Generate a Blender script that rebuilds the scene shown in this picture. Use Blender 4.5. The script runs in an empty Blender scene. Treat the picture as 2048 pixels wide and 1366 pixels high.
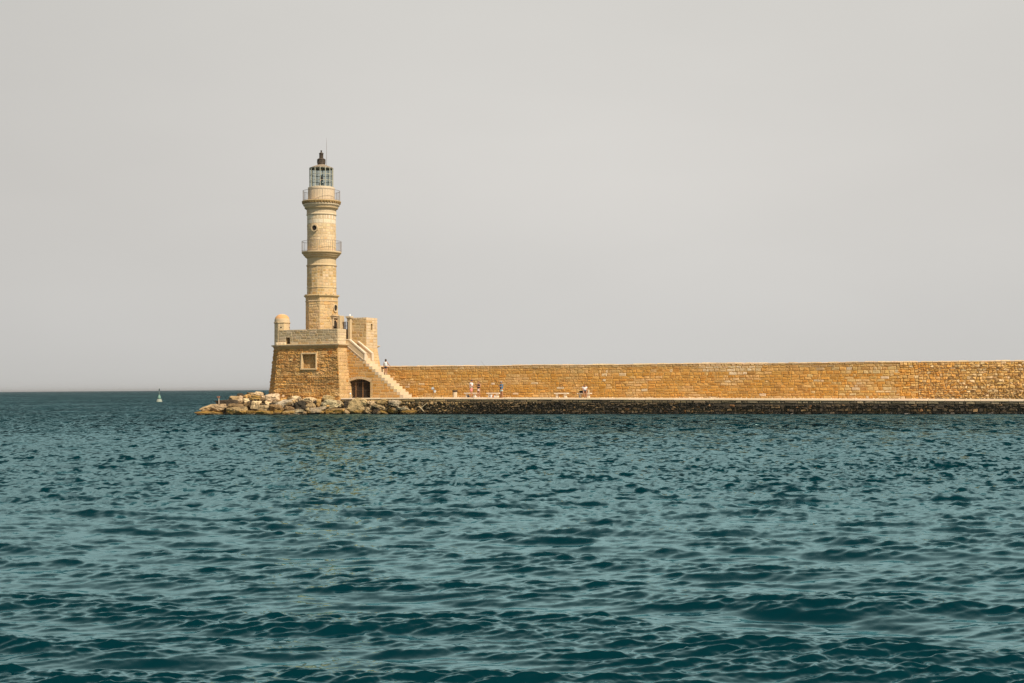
import bpy, bmesh, math, random
import numpy as np
from mathutils import Vector, Matrix, noise as mnoise
R = math.radians
random.seed(7)
sc = bpy.context.scene

# ------------------------------------------------------------------ camera
CAMH = 2.5
FPX = 2800.0                                   # focal length in pixels of the 2048 wide photograph
cam_d = bpy.data.cameras.new("camera")
cam = bpy.data.objects.new("camera", cam_d)
sc.collection.objects.link(cam)
cam_d.sensor_width = 36.0
cam_d.lens = 36.0 * FPX / 2048.0
cam_d.clip_start = 0.1
cam_d.clip_end = 100000.0
PITCH = math.atan(92.8 / FPX)
ROLL = math.atan(0.0075)
MCAM = Matrix.Translation((0, 0, CAMH)) @ Matrix.Rotation(math.pi / 2 + PITCH, 4, 'X') @ Matrix.Rotation(-ROLL, 4, 'Z')
cam.matrix_world = MCAM
sc.camera = cam
MR = MCAM.to_3x3()

# ------------------------------------------------------------------ sky, sun, exposure
SUN_AZ, SUN_EL = 45.0, 48.0                     # azimuth measured from the camera's back (-Y) towards +X
sd = Vector((math.sin(R(SUN_AZ)) * math.cos(R(SUN_EL)), -math.cos(R(SUN_AZ)) * math.cos(R(SUN_EL)), math.sin(R(SUN_EL))))
sc.view_settings.view_transform = 'Standard'
sc.view_settings.look = 'None'
sc.view_settings.exposure = 0.0
sc.view_settings.gamma = 1.0

class NT:
    def __init__(s, tree):
        s.t = tree
        s.t.nodes.clear()
    def n(s, typ, ins=None, **kw):
        nd = s.t.nodes.new(typ)
        for k, v in kw.items():
            setattr(nd, k, v)
        for k, v in (ins or {}).items():
            if isinstance(v, bpy.types.NodeSocket):
                s.t.links.new(v, nd.inputs[k])
            else:
                nd.inputs[k].default_value = v
        return nd
    def mix(s, fac, a, b, blend='MIX'):
        nd = s.t.nodes.new('ShaderNodeMix')
        nd.data_type = 'RGBA'
        nd.blend_type = blend
        for i, v in ((0, fac), (6, a), (7, b)):
            if isinstance(v, bpy.types.NodeSocket):
                s.t.links.new(v, nd.inputs[i])
            else:
                nd.inputs[i].default_value = v if (i == 0 or len(v) == 4) else (*v, 1)
        return nd.outputs[2]
    def m(s, op, a, b=0.0, c=0.0, clamp=False):
        nd = s.t.nodes.new('ShaderNodeMath')
        nd.operation = op
        nd.use_clamp = clamp
        for i, v in enumerate((a, b, c)):
            if isinstance(v, bpy.types.NodeSocket):
                s.t.links.new(v, nd.inputs[i])
            else:
                nd.inputs[i].default_value = v
        return nd.outputs[0]
    def vm(s, op, a, b=(0, 0, 0), scale=None):
        nd = s.t.nodes.new('ShaderNodeVectorMath')
        nd.operation = op
        for i, v in enumerate((a, b)):
            if isinstance(v, bpy.types.NodeSocket):
                s.t.links.new(v, nd.inputs[i])
            else:
                nd.inputs[i].default_value = v
        if scale is not None:
            if isinstance(scale, bpy.types.NodeSocket):
                s.t.links.new(scale, nd.inputs['Scale'])
            else:
                nd.inputs['Scale'].default_value = scale
        return nd.outputs['Value'] if op in ('DOT_PRODUCT', 'LENGTH') else nd.outputs['Vector']
    def ramp(s, fac, stops):
        nd = s.n('ShaderNodeValToRGB', {'Fac': fac})
        cr = nd.color_ramp
        while len(cr.elements) < len(stops):
            cr.elements.new(0.5)
        for e, (p, c) in zip(cr.elements, stops):
            e.position = p
            e.color = (*c, 1) if len(c) == 3 else c
        return nd.outputs['Color']

world = bpy.data.worlds.new("World")
sc.world = world
world.use_nodes = True
w = NT(world.node_tree)
tc = w.n('ShaderNodeTexCoord')
sky = w.n('ShaderNodeTexSky', sky_type='NISHITA', sun_disc=False, sun_elevation=R(SUN_EL),
          sun_rotation=R(180 - SUN_AZ), air_density=1.0, dust_density=6.0, ozone_density=1.0)
skyc = w.vm('SCALE', sky.outputs[0], scale=0.07)
sep = w.n('ShaderNodeSeparateXYZ', {0: tc.outputs['Generated']})
el = sep.outputs['Z']
haze_c = w.ramp(w.m('MULTIPLY_ADD', el, 1.0, 0.02, clamp=True),
                [(0.0, (0.545, 0.54, 0.52)), (0.06, (0.58, 0.57, 0.55)), (0.16, (0.625, 0.605, 0.575)), (0.30, (0.645, 0.625, 0.585)), (0.50, (0.54, 0.52, 0.49)), (0.72, (0.33, 0.34, 0.35)), (0.95, (0.24, 0.26, 0.29))])
# a faint brighter area of thin cloud ahead and slightly to the right
lobe = w.vm('DOT_PRODUCT', tc.outputs['Generated'], Vector((0.10, 0.96, 0.22)).normalized())
lobe = w.m('POWER', w.m('MAXIMUM', lobe, 0.0), 9.0)
cn = w.n('ShaderNodeTexNoise', {'Vector': w.vm('MULTIPLY', tc.outputs['Generated'], (1.0, 1.0, 3.0)), 'Scale': 3.0, 'Detail': 3.0, 'Roughness': 0.5})
k1 = w.m('MULTIPLY_ADD', lobe, 0.25, 0.885)
k1 = w.m('ADD', k1, w.m('MULTIPLY', w.m('SUBTRACT', cn.outputs['Fac'], 0.5), 0.16))
haze_c = w.vm('SCALE', haze_c, scale=k1)
skymix = w.mix(w.m('MULTIPLY_ADD', el, -0.35, 1.0, clamp=True), skyc, haze_c)
below = w.m('LESS_THAN', el, -0.002)
skymix = w.mix(below, skymix, (0.07, 0.12, 0.12))
bg = w.n('ShaderNodeBackground', {'Color': skymix, 'Strength': 1.0})
w.n('ShaderNodeOutputWorld', {'Surface': bg.outputs[0]})

sun_d = bpy.data.lights.new("sun", 'SUN')
sun_d.energy = 5.0
sun_d.angle = R(1.0)
sun_d.color = (1.0, 0.865, 0.70)
sun = bpy.data.objects.new("sun", sun_d)
sc.collection.objects.link(sun)
sun.rotation_euler = sd.to_track_quat('Z', 'Y').to_euler()

# ------------------------------------------------------------------ site frame: a along the mole to the right, b backwards, z up
TH = R(22.0)
RX = Vector((math.cos(TH), -math.sin(TH), 0))
BK = Vector((math.sin(TH), math.cos(TH), 0))
Q0 = Vector((-9.6, 138.0, 0))
def P(a, b, z):
    return Q0 + RX * a + BK * b + Vector((0, 0, z))
def ray(px, py):
    d = MR @ Vector(((px - 1024) / FPX, (683 - py) / FPX, -1.0))
    return d.normalized()
def RP(px, py, b):
    """a and z where the sight line meets the upright plane at depth b"""
    d = ray(px, py)
    o = Vector((0, 0, CAMH))
    t = (b - (o - Q0).dot(BK)) / d.dot(BK)
    h = o + d * t
    return (h - Q0).dot(RX), h.z
def AB(px, b, py=760):
    return RP(px, py, b)[0]
def ZB(px, py, b):
    return RP(px, py, b)[1]
def WY(px, py, Y):
    d = ray(px, py)
    return Vector((0, 0, CAMH)) + d * (Y / d.y)

# ------------------------------------------------------------------ mesh helpers
ORIG = {}
def tag(o, label=None, cat=None, group=None, kind=None):
    for k, v in (('label', label), ('category', cat), ('group', group), ('kind', kind)):
        if v:
            o[k] = v
    return o
def empty(name, loc, label=None, cat=None, group=None, kind=None):
    o = bpy.data.objects.new(name, None)
    sc.collection.objects.link(o)
    o.location = loc
    o.empty_display_size = 0.3
    ORIG[o.name] = Vector(loc)
    return tag(o, label, cat, group, kind)

class MB:
    def __init__(s):
        s.v = []; s.f = []; s.c = []
    def quad(s, a, b, c, d, col=(1, 1, 1)):
        i = len(s.v)
        s.v += [a, b, c, d]
        s.f.append((i, i + 1, i + 2, i + 3)); s.c.append(col)
    def grid(s, pts, nu, nv, col, closed=False):
        """pts[j*nu+i]"""
        i0 = len(s.v)
        s.v += pts
        for j in range(nv - 1):
            for i in range(nu if closed else nu - 1):
                i2 = (i + 1) % nu
                s.f.append((i0 + j * nu + i, i0 + j * nu + i2, i0 + (j + 1) * nu + i2, i0 + (j + 1) * nu + i))
                s.c.append(col)
    def poly(s, pts, col=(1, 1, 1)):
        i = len(s.v)
        s.v += pts
        s.f.append(tuple(range(i, i + len(pts)))); s.c.append(col)
    def prism(s, low, high, col=(1, 1, 1), cap=True):
        """low and high rings of points"""
        i = len(s.v); n = len(low)
        s.v += list(low) + list(high)
        for k in range(n):
            s.f.append((i + k, i + (k + 1) % n, i + n + (k + 1) % n, i + n + k)); s.c.append(col)
        if cap:
            s.f.append(tuple(i + n + k for k in range(n))); s.c.append(col)
            s.f.append(tuple(i + n - 1 - k for k in range(n))); s.c.append(col)
    def box(s, a0, a1, b0, b1, z0, z1, col=(1, 1, 1)):
        lo = [P(a0, b0, z0), P(a1, b0, z0), P(a1, b1, z0), P(a0, b1, z0)]
        hi = [P(a0, b0, z1), P(a1, b0, z1), P(a1, b1, z1), P(a0, b1, z1)]
        s.prism(lo, hi, col)
    def tube(s, pts, r, n=8, col=(1, 1, 1), cap=True):
        if not isinstance(r, (list, tuple)):
            r = [r] * len(pts)
        rings = []
        for k, p in enumerate(pts):
            t = (pts[min(k + 1, len(pts) - 1)] - pts[max(k - 1, 0)]).normalized()
            x = t.orthogonal().normalized() if k == 0 else (x - t * x.dot(t)).normalized()
            y = t.cross(x)
            rings.append([p + (x * math.cos(2 * math.pi * j / n) + y * math.sin(2 * math.pi * j / n)) * r[k] for j in range(n)])
        i0 = len(s.v)
        for g in rings:
            s.v += g
        for k in range(len(rings) - 1):
            for j in range(n):
                j2 = (j + 1) % n
                s.f.append((i0 + k * n + j, i0 + k * n + j2, i0 + (k + 1) * n + j2, i0 + (k + 1) * n + j)); s.c.append(col)
        if cap:
            s.f.append(tuple(i0 + n - 1 - j for j in range(n))); s.c.append(col)
            e = i0 + (len(rings) - 1) * n
            s.f.append(tuple(e + j for j in range(n))); s.c.append(col)
    def lathe(s, c, prof, n=48, phase=0.0, col=(1, 1, 1), cap=True, cols=None):
        i0 = len(s.v)
        for r, z in prof:
            for j in range(n):
                t = phase + 2 * math.pi * j / n
                s.v.append(c + Vector((math.cos(t) * r, math.sin(t) * r, z)))
        for k in range(len(prof) - 1):
            for j in range(n):
                j2 = (j + 1) % n
                s.f.append((i0 + k * n + j, i0 + k * n + j2, i0 + (k + 1) * n + j2, i0 + (k + 1) * n + j))
                s.c.append(cols[k] if cols else col)
        if cap:
            if prof[0][0] > 1e-4:
                s.f.append(tuple(i0 + n - 1 - j for j in range(n))); s.c.append(col)
            if prof[-1][0] > 1e-4:
                e = i0 + (len(prof) - 1) * n
                s.f.append(tuple(e + j for j in range(n))); s.c.append(cols[-1] if cols else col)
    def build(s, name, mat, parent=None, origin=None, smooth=False, bevel=0.0):
        org = ORIG[parent.name] if parent is not None and parent.name in ORIG else (Vector(origin) if origin is not None else Vector((0, 0, 0)))
        me = bpy.data.meshes.new(name)
        me.from_pydata([tuple(p - org) for p in s.v], [], s.f)
        at = me.attributes.new("col", 'FLOAT_COLOR', 'FACE')
        buf = []
        for c in s.c:
            buf += [c[0], c[1], c[2], 1.0]
        at.data.foreach_set("color", buf)
        me.materials.append(mat)
        if smooth:
            me.polygons.foreach_set("use_smooth", [True] * len(me.polygons))
        me.update()
        o = bpy.data.objects.new(name, me)
        sc.collection.objects.link(o)
        ORIG[o.name] = org
        if parent is not None:
            o.parent = parent
        else:
            o.location = org
        if bevel > 0:
            bm = o.modifiers.new("bevel", 'BEVEL'); bm.width = bevel; bm.segments = 2; bm.limit_method = 'ANGLE'
        return o

def fix_normals(o):
    bm = bmesh.new(); bm.from_mesh(o.data)
    bmesh.ops.recalc_face_normals(bm, faces=bm.faces)
    bm.to_mesh(o.data); bm.free()
    return o

# ------------------------------------------------------------------ materials
def principled(nt, col, rough=0.9, normal=None, **kw):
    b = nt.n('ShaderNodeBsdfPrincipled', {'Base Color': col if isinstance(col, bpy.types.NodeSocket) else (*col, 1), 'Roughness': rough})
    if normal is not None:
        nt.t.links.new(normal, b.inputs['Normal'])
    for k, v in kw.items():
        b.inputs[k.replace('_', ' ')].default_value = v
    nt.n('ShaderNodeOutputMaterial', {'Surface': b.outputs[0]})
    return b
def newmat(name):
    m = bpy.data.materials.new(name)
    m.use_nodes = True
    return m, NT(m.node_tree)

def stone_mat(name, var=0.25, bump=0.02, fine=18.0, stain=0.0, dark=(0.10, 0.07, 0.035), blotch=1.3, pits=0.0, wet=False, yellow=0.85, st0=0.54):
    m, t = newmat(name)
    g = t.n('ShaderNodeNewGeometry')
    pos = g.outputs['Position']
    at = t.n('ShaderNodeAttribute', attribute_name="col")
    n1 = t.n('ShaderNodeTexNoise', {'Vector': pos, 'Scale': fine, 'Detail': 4.0, 'Roughness': 0.65})
    n2 = t.n('ShaderNodeTexNoise', {'Vector': pos, 'Scale': blotch, 'Detail': 5.0, 'Roughness': 0.6})
    f = t.m('ADD', t.m('MULTIPLY_ADD', n1.outputs['Fac'], 2 * var, 1.0 - var), t.m('MULTIPLY_ADD', n2.outputs['Fac'], 1.6 * var, -0.8 * var))
    c = t.vm('SCALE', at.outputs['Color'], scale=f)
    if stain > 0:
        s = t.n('ShaderNodeTexNoise', {'Vector': t.vm('MULTIPLY', pos, (1.0, 1.0, 0.35)), 'Scale': 1.9, 'Detail': 6.0, 'Roughness': 0.65})
        sf = t.n('ShaderNodeMapRange', {'Value': s.outputs['Fac'], 1: st0, 2: st0 + 0.18, 3: 0.0, 4: stain})
        c = t.mix(sf.outputs[0], c, dark)
    if pits > 0:
        v = t.n('ShaderNodeTexNoise', {'Vector': pos, 'Scale': 5.5, 'Detail': 3.0, 'Roughness': 0.7})
        pf = t.n('ShaderNodeMapRange', {'Value': v.outputs['Fac'], 1: 0.56, 2: 0.66, 3: 0.0, 4: pits})
        c = t.mix(pf.outputs[0], c, (0.05, 0.035, 0.02))
    rough = 0.92
    if wet:
        z = t.n('ShaderNodeSeparateXYZ', {0: pos}).outputs['Z']
        wn = t.n('ShaderNodeTexNoise', {'Vector': pos, 'Scale': 0.9, 'Detail': 4.0})
        zz = t.m('SUBTRACT', z, t.m('MULTIPLY', wn.outputs['Fac'], 0.55))
        yel = t.n('ShaderNodeMapRange', {'Value': zz, 1: 0.25, 2: 0.02, 3: 0.0, 4: yellow}).outputs[0]
        yn = t.n('ShaderNodeTexNoise', {'Vector': pos, 'Scale': 0.55, 'Detail': 2.0})
        yel = t.m('MULTIPLY', yel, t.n('ShaderNodeMapRange', {'Value': yn.outputs['Fac'], 1: 0.42, 2: 0.52, 3: 0.15, 4: 1.0}).outputs[0])
        c = t.mix(yel, c, (0.30, 0.17, 0.025))
        blk = t.n('ShaderNodeMapRange', {'Value': z, 1: 0.26, 2: 0.04, 3: 0.0, 4: 0.88}).outputs[0]
        c = t.mix(blk, c, (0.022, 0.018, 0.012))
        rough = t.n('ShaderNodeMapRange', {'Value': z, 1: 0.10, 2: 0.28, 3: 0.35, 4: 0.92}).outputs[0]
    bp = t.n('ShaderNodeBump', {'Height': t.m('ADD', n1.outputs['Fac'], t.m('MULTIPLY', n2.outputs['Fac'], 0.8)), 'Strength': 0.9, 'Distance': bump})
    principled(t, c, rough, bp.outputs[0])
    return m

M_WALL = stone_mat('weathered_wall_stone', 0.30, 0.03, 14.0, stain=0.35, dark=(0.30, 0.16, 0.05), blotch=0.9)
M_ROUGH = stone_mat('rough_bastion_stone', 0.36, 0.06, 9.0, stain=0.55, dark=(0.17, 0.085, 0.025), blotch=1.2, pits=0.45)
M_ASHLAR = stone_mat('dressed_ashlar', 0.22, 0.02, 14.0, stain=0.42, dark=(0.36, 0.21, 0.09), blotch=0.8)
M_PLASTER = stone_mat('smooth_limestone', 0.12, 0.006, 20.0, stain=0.18, dark=(0.45, 0.28, 0.12), blotch=1.1)
M_COPE = stone_mat('worn_pale_coping', 0.10, 0.006, 14.0, stain=0.10, dark=(0.5, 0.38, 0.25), blotch=0.8)
M_QUAY = stone_mat('sea_stained_rubble', 0.35, 0.05, 9.0, stain=0.5, dark=(0.03, 0.024, 0.016), blotch=1.2, wet=True, yellow=0.15)
M_ROCK = stone_mat('boulder_limestone', 0.30, 0.09, 6.0, stain=0.85, dark=(0.07, 0.05, 0.028), blotch=1.6, pits=0.8, wet=True, st0=0.48)

def plain(name, col, rough=0.6, var=0.1, metallic=0.0, scale=12.0):
    m, t = newmat(name)
    g = t.n('ShaderNodeNewGeometry')
    n1 = t.n('ShaderNodeTexNoise', {'Vector': g.outputs['Position'], 'Scale': scale, 'Detail': 3.0})
    c = t.vm('SCALE', t.n('ShaderNodeRGB').outputs[0], scale=t.m('MULTIPLY_ADD', n1.outputs['Fac'], 2 * var, 1.0 - var))
    for nd in t.t.nodes:
        if nd.type == 'RGB':
            nd.outputs[0].default_value = (*col, 1)
    principled(t, c, rough, Metallic=metallic)
    return m
M_IRON = plain('rusty_dark_iron', (0.055, 0.035, 0.022), 0.7, 0.4)
M_GALV = plain('grey_railing_iron', (0.24, 0.20, 0.17), 0.6, 0.2)
M_BRONZE = plain('aged_bronze_cap', (0.065, 0.045, 0.028), 0.5, 0.5, scale=4.0)
M_COPPER = plain('weathered_lantern_roof', (0.30, 0.24, 0.17), 0.6, 0.3, scale=3.0)
M_MULLION = plain('pale_green_painted_iron', (0.50, 0.49, 0.38), 0.5, 0.1)
M_DARK = plain('interior_shade', (0.03, 0.02, 0.012), 0.95, 0.3)  # near-black colour standing for the shade inside openings
M_REDLAMP = plain('red_lamp_glass', (0.22, 0.05, 0.03), 0.3, 0.1)
M_WHITE = plain('white_paint', (0.72, 0.74, 0.74), 0.5, 0.05)
M_LENSGREY = plain('grey_lamp_housing', (0.38, 0.42, 0.44), 0.4, 0.15)
M_GLASS, t_ = newmat('lantern_glass')
gl = t_.n('ShaderNodeBsdfPrincipled', {'Base Color': (0.50, 0.55, 0.51, 1), 'Roughness': 0.03, 'Transmission Weight': 1.0, 'IOR': 1.05, 'Specular IOR Level': 1.0})
t_.n('ShaderNodeOutputMaterial', {'Surface': gl.outputs[0]})

# ------------------------------------------------------------------ masonry
def cj(c, s=0.12, t=0.04):
    k = 1 + random.uniform(-s, s)
    return (c[0] * k * (1 + random.uniform(-t, t)), c[1] * k, c[2] * k * (1 + random.uniform(-2 * t, 2 * t)))
def lerp(a, b, t):
    return tuple(x + (y - x) * t for x, y in zip(a, b))
def pick(pal):
    t = random.random() * sum(p[0] for p in pal)
    for wgt, c in pal:
        t -= wgt
        if t <= 0:
            return c
    return pal[-1][1]


def stones(mb, F, L, H, ch, wr, relief, gap, colf, hole=None, n=4, rough=0.0, cjit=0.12, corner=0.0, inside=None, e=0.12):
    v = 0.0
    while v < H - 0.02:
        h = ch * random.uniform(1 - cjit, 1 + cjit)
        if H - v - h < 0.5 * ch:
            h = H - v
        u = -random.random() * wr[0]
        while u < L - 0.02:
            wd = random.uniform(*wr)
            if L - u - wd < 0.4 * wr[0]:
                wd = L - u
            segs = [(max(u, 0.0), min(u + wd, L))]
            if hole and v + h > hole[2] + 0.02 and v < hole[3] - 0.02:
                s0, s1 = segs[0]
                segs = []
                if s0 < hole[0]:
                    segs.append((s0, min(s1, hole[0])))
                if s1 > hole[1]:
                    segs.append((max(s0, hole[1]), s1))
            vv0, vv1 = v, v + h
            if hole and v < hole[3] < v + h and (segs == [] or True) and v + h > hole[3] and (u + wd > hole[0] and u < hole[1]) and hole[3] - v > 0.02:
                # course straddling the top of the opening: keep only the part above it over the opening
                if v + h - hole[3] > 0.05:
                    o0, o1 = max(u, hole[0], 0), min(u + wd, hole[1], L)
                    if o1 - o0 > 0.06:
                        _stone(mb, F, o0, o1, hole[3], v + h, relief, gap, colf, n, rough, corner, e)
            for s0, s1 in segs:
                if s1 - s0 < 0.05:
                    continue
                if inside and inside((s0 + s1) / 2, v + h / 2):
                    continue
                _stone(mb, F, s0, s1, vv0, vv1, relief, gap, colf, n, rough, corner, e)
            u += wd
        v += h

def _stone(mb, F, u0, u1, v0, v1, relief, gap, colf, n, rough, corner, e):
    w_, h_ = u1 - u0, v1 - v0
    g = min(gap, 0.3 * w_, 0.3 * h_)
    u0 += g / 2; u1 -= g / 2; v0 += g / 2; v1 -= g / 2
    c = colf((u0 + u1) / 2, (v0 + v1) / 2)
    if c is None:
        return
    d = relief * random.uniform(0.45, 1.25)
    ru, rv = random.uniform(-1, 1) * rough, random.uniform(-1, 1) * rough
    jc = [(random.uniform(-corner, corner), random.uniform(-corner, corner)) for _ in range(4)]
    eu, ev = min(e, 0.3 * w_) / w_ * 0.5, min(e, 0.3 * h_) / h_ * 0.5
    fr = [0, 1] if n < 3 else [0] + [ev_ for ev_ in np.linspace(0, 1, n - 2)] + [1]
    pts = []
    for j in range(n):
        for i in range(n):
            fu = 0 if i == 0 else 1 if i == n - 1 else eu + (1 - 2 * eu) * (i - 1) / (n - 3)
            fv = 0 if j == 0 else 1 if j == n - 1 else ev + (1 - 2 * ev) * (j - 1) / (n - 3)
            edge = i in (0, n - 1) or j in (0, n - 1)
            ju = (jc[0][0] * (1 - fu) + jc[1][0] * fu) * (1 - fv) + (jc[2][0] * (1 - fu) + jc[3][0] * fu) * fv
            jv = (jc[0][1] * (1 - fu) + jc[1][1] * fu) * (1 - fv) + (jc[2][1] * (1 - fu) + jc[3][1] * fu) * fv
            dd = -0.015 if edge else d + ru * (fu - 0.5) + rv * (fv - 0.5) + random.uniform(-1, 1) * rough * 0.6
            pts.append(F(u0 + (u1 - u0) * fu + ju, v0 + (v1 - v0) * fv + jv, max(dd, -0.015)))
    mb.grid(pts, n, n, c)

def facet(p00, p10, p11, p01):
    """bilinear patch from four corners (bottom left, bottom right, top right, top left as seen from outside)"""
    L = ((p10 - p00).length + (p11 - p01).length) / 2
    H = ((p01 - p00).length + (p11 - p10).length) / 2
    nr = (p10 - p00).cross(p01 - p00).normalized()
    def F(u, v, d):
        s, q = u / L, v / H
        return (p00 * (1 - s) + p10 * s) * (1 - q) + (p01 * (1 - s) + p11 * s) * q + nr * d
    return F, L, H
def backing(mb, F, L, H, col, hole=None, d=0.0):
    if not hole:
        mb.quad(F(0, 0, d), F(L, 0, d), F(L, H, d), F(0, H, d), col)
        return
    a, b, c, e = hole
    for (u0, u1, v0, v1) in ((0, a, 0, H), (b, L, 0, H), (a, b, 0, c), (a, b, e, H)):
        if u1 - u0 > 0.001 and v1 - v0 > 0.001:
            mb.quad(F(u0, v0, d), F(u1, v0, d), F(u1, v1, d), F(u0, v1, d), col)
def recess(mb, F, hole, depth, col, backcol=None):
    a, b, c, e = hole
    q = [(a, c), (b, c), (b, e), (a, e)]
    for k in range(4):
        (ua, va), (ub, vb) = q[k], q[(k + 1) % 4]
        mb.quad(F(ua, va, 0), F(ub, vb, 0), F(ub, vb, -depth), F(ua, va, -depth), col)
    mb.quad(F(a, c, -depth), F(b, c, -depth), F(b, e, -depth), F(a, e, -depth), backcol or col)

def zq(a):                                   # top of the quay, which falls gently to the right
    return 1.60 - 0.41 * min(max(a, 0.0), 80.0) / 55.0

# palettes (albedo)
OCHRE = [(5, (0.577, 0.302, 0.068)), (3, (0.618, 0.342, 0.090)), (2, (0.515, 0.248, 0.043)), (0.7, (0.639, 0.405, 0.158)), (0.6, (0.412, 0.216, 0.058))]
BAST = [(5, (0.567, 0.314, 0.094)), (3, (0.608, 0.355, 0.125)), (2, (0.515, 0.264, 0.070)), (1.0, (0.639, 0.410, 0.172)), (0.4, (0.536, 0.228, 0.047))]
SIDE = [(4, (0.597, 0.337, 0.112)), (3, (0.546, 0.282, 0.072)), (1.5, (0.639, 0.391, 0.160))]
PALE = [(4, (0.730, 0.541, 0.307)), (3, (0.687, 0.482, 0.249)), (1.4, (0.621, 0.392, 0.148)), (0.5, (0.785, 0.625, 0.403))]
CREAM = (0.80, 0.65, 0.44)
MORT_P = (0.62, 0.46, 0.26)
MORT = (0.46, 0.28, 0.09)

# ------------------------------------------------------------------ sea
def sea_tile(L, N, lmin, lmax, peak, srms, wdir, iso, seed):
    rng = np.random.default_rng(seed)
    k1 = np.fft.fftfreq(N, L / N) * 2 * math.pi
    kx, ky = np.meshgrid(k1, k1)
    k = np.hypot(kx, ky); k[0, 0] = 1e-6
    kmin, kmax = 2 * math.pi / lmax, 2 * math.pi / lmin
    band = 1 / (1 + np.exp(-(np.log(k) - math.log(kmin)) * 8)) / (1 + np.exp((np.log(k) - math.log(kmax)) * 8))
    kp = 2 * math.pi / peak
    boost = 1 + 2.2 * np.exp(-(np.log(k / kp) / 0.55) ** 2)
    cosd = (kx * math.cos(wdir) + ky * math.sin(wdir)) / k
    D = iso + (1 - iso) * np.abs(cosd) ** 4
    S = np.sqrt(k ** -4.0 * band * boost) * D
    S[0, 0] = 0
    H = np.fft.fft2(rng.standard_normal((N, N))) * S
    h = np.fft.ifft2(H).real
    gx = np.fft.ifft2(1j * kx * H).real; gy = np.fft.ifft2(1j * ky * H).real
    sc_ = srms / math.sqrt((gx ** 2 + gy ** 2).mean())
    dx = np.fft.ifft2(1j * kx / k * H).real; dy = np.fft.ifft2(1j * ky / k * H).real
    return L, N, (h * sc_).astype(np.float32), (dx * sc_).astype(np.float32), (dy * sc_).astype(np.float32)
def sample(tile, X, Y):
    L, N, h, dx, dy = tile
    u = (X / L * N) % N; v = (Y / L * N) % N
    i = u.astype(np.int64); j = v.astype(np.int64)
    fu = (u - i).astype(np.float32); fv = (v - j).astype(np.float32)
    i %= N; j %= N
    i2 = (i + 1) % N; j2 = (j + 1) % N
    def g(a):
        return (a[j, i] * (1 - fu) + a[j, i2] * fu) * (1 - fv) + (a[j2, i] * (1 - fu) + a[j2, i2] * fu) * fv
    return g(h), g(dx), g(dy)

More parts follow.
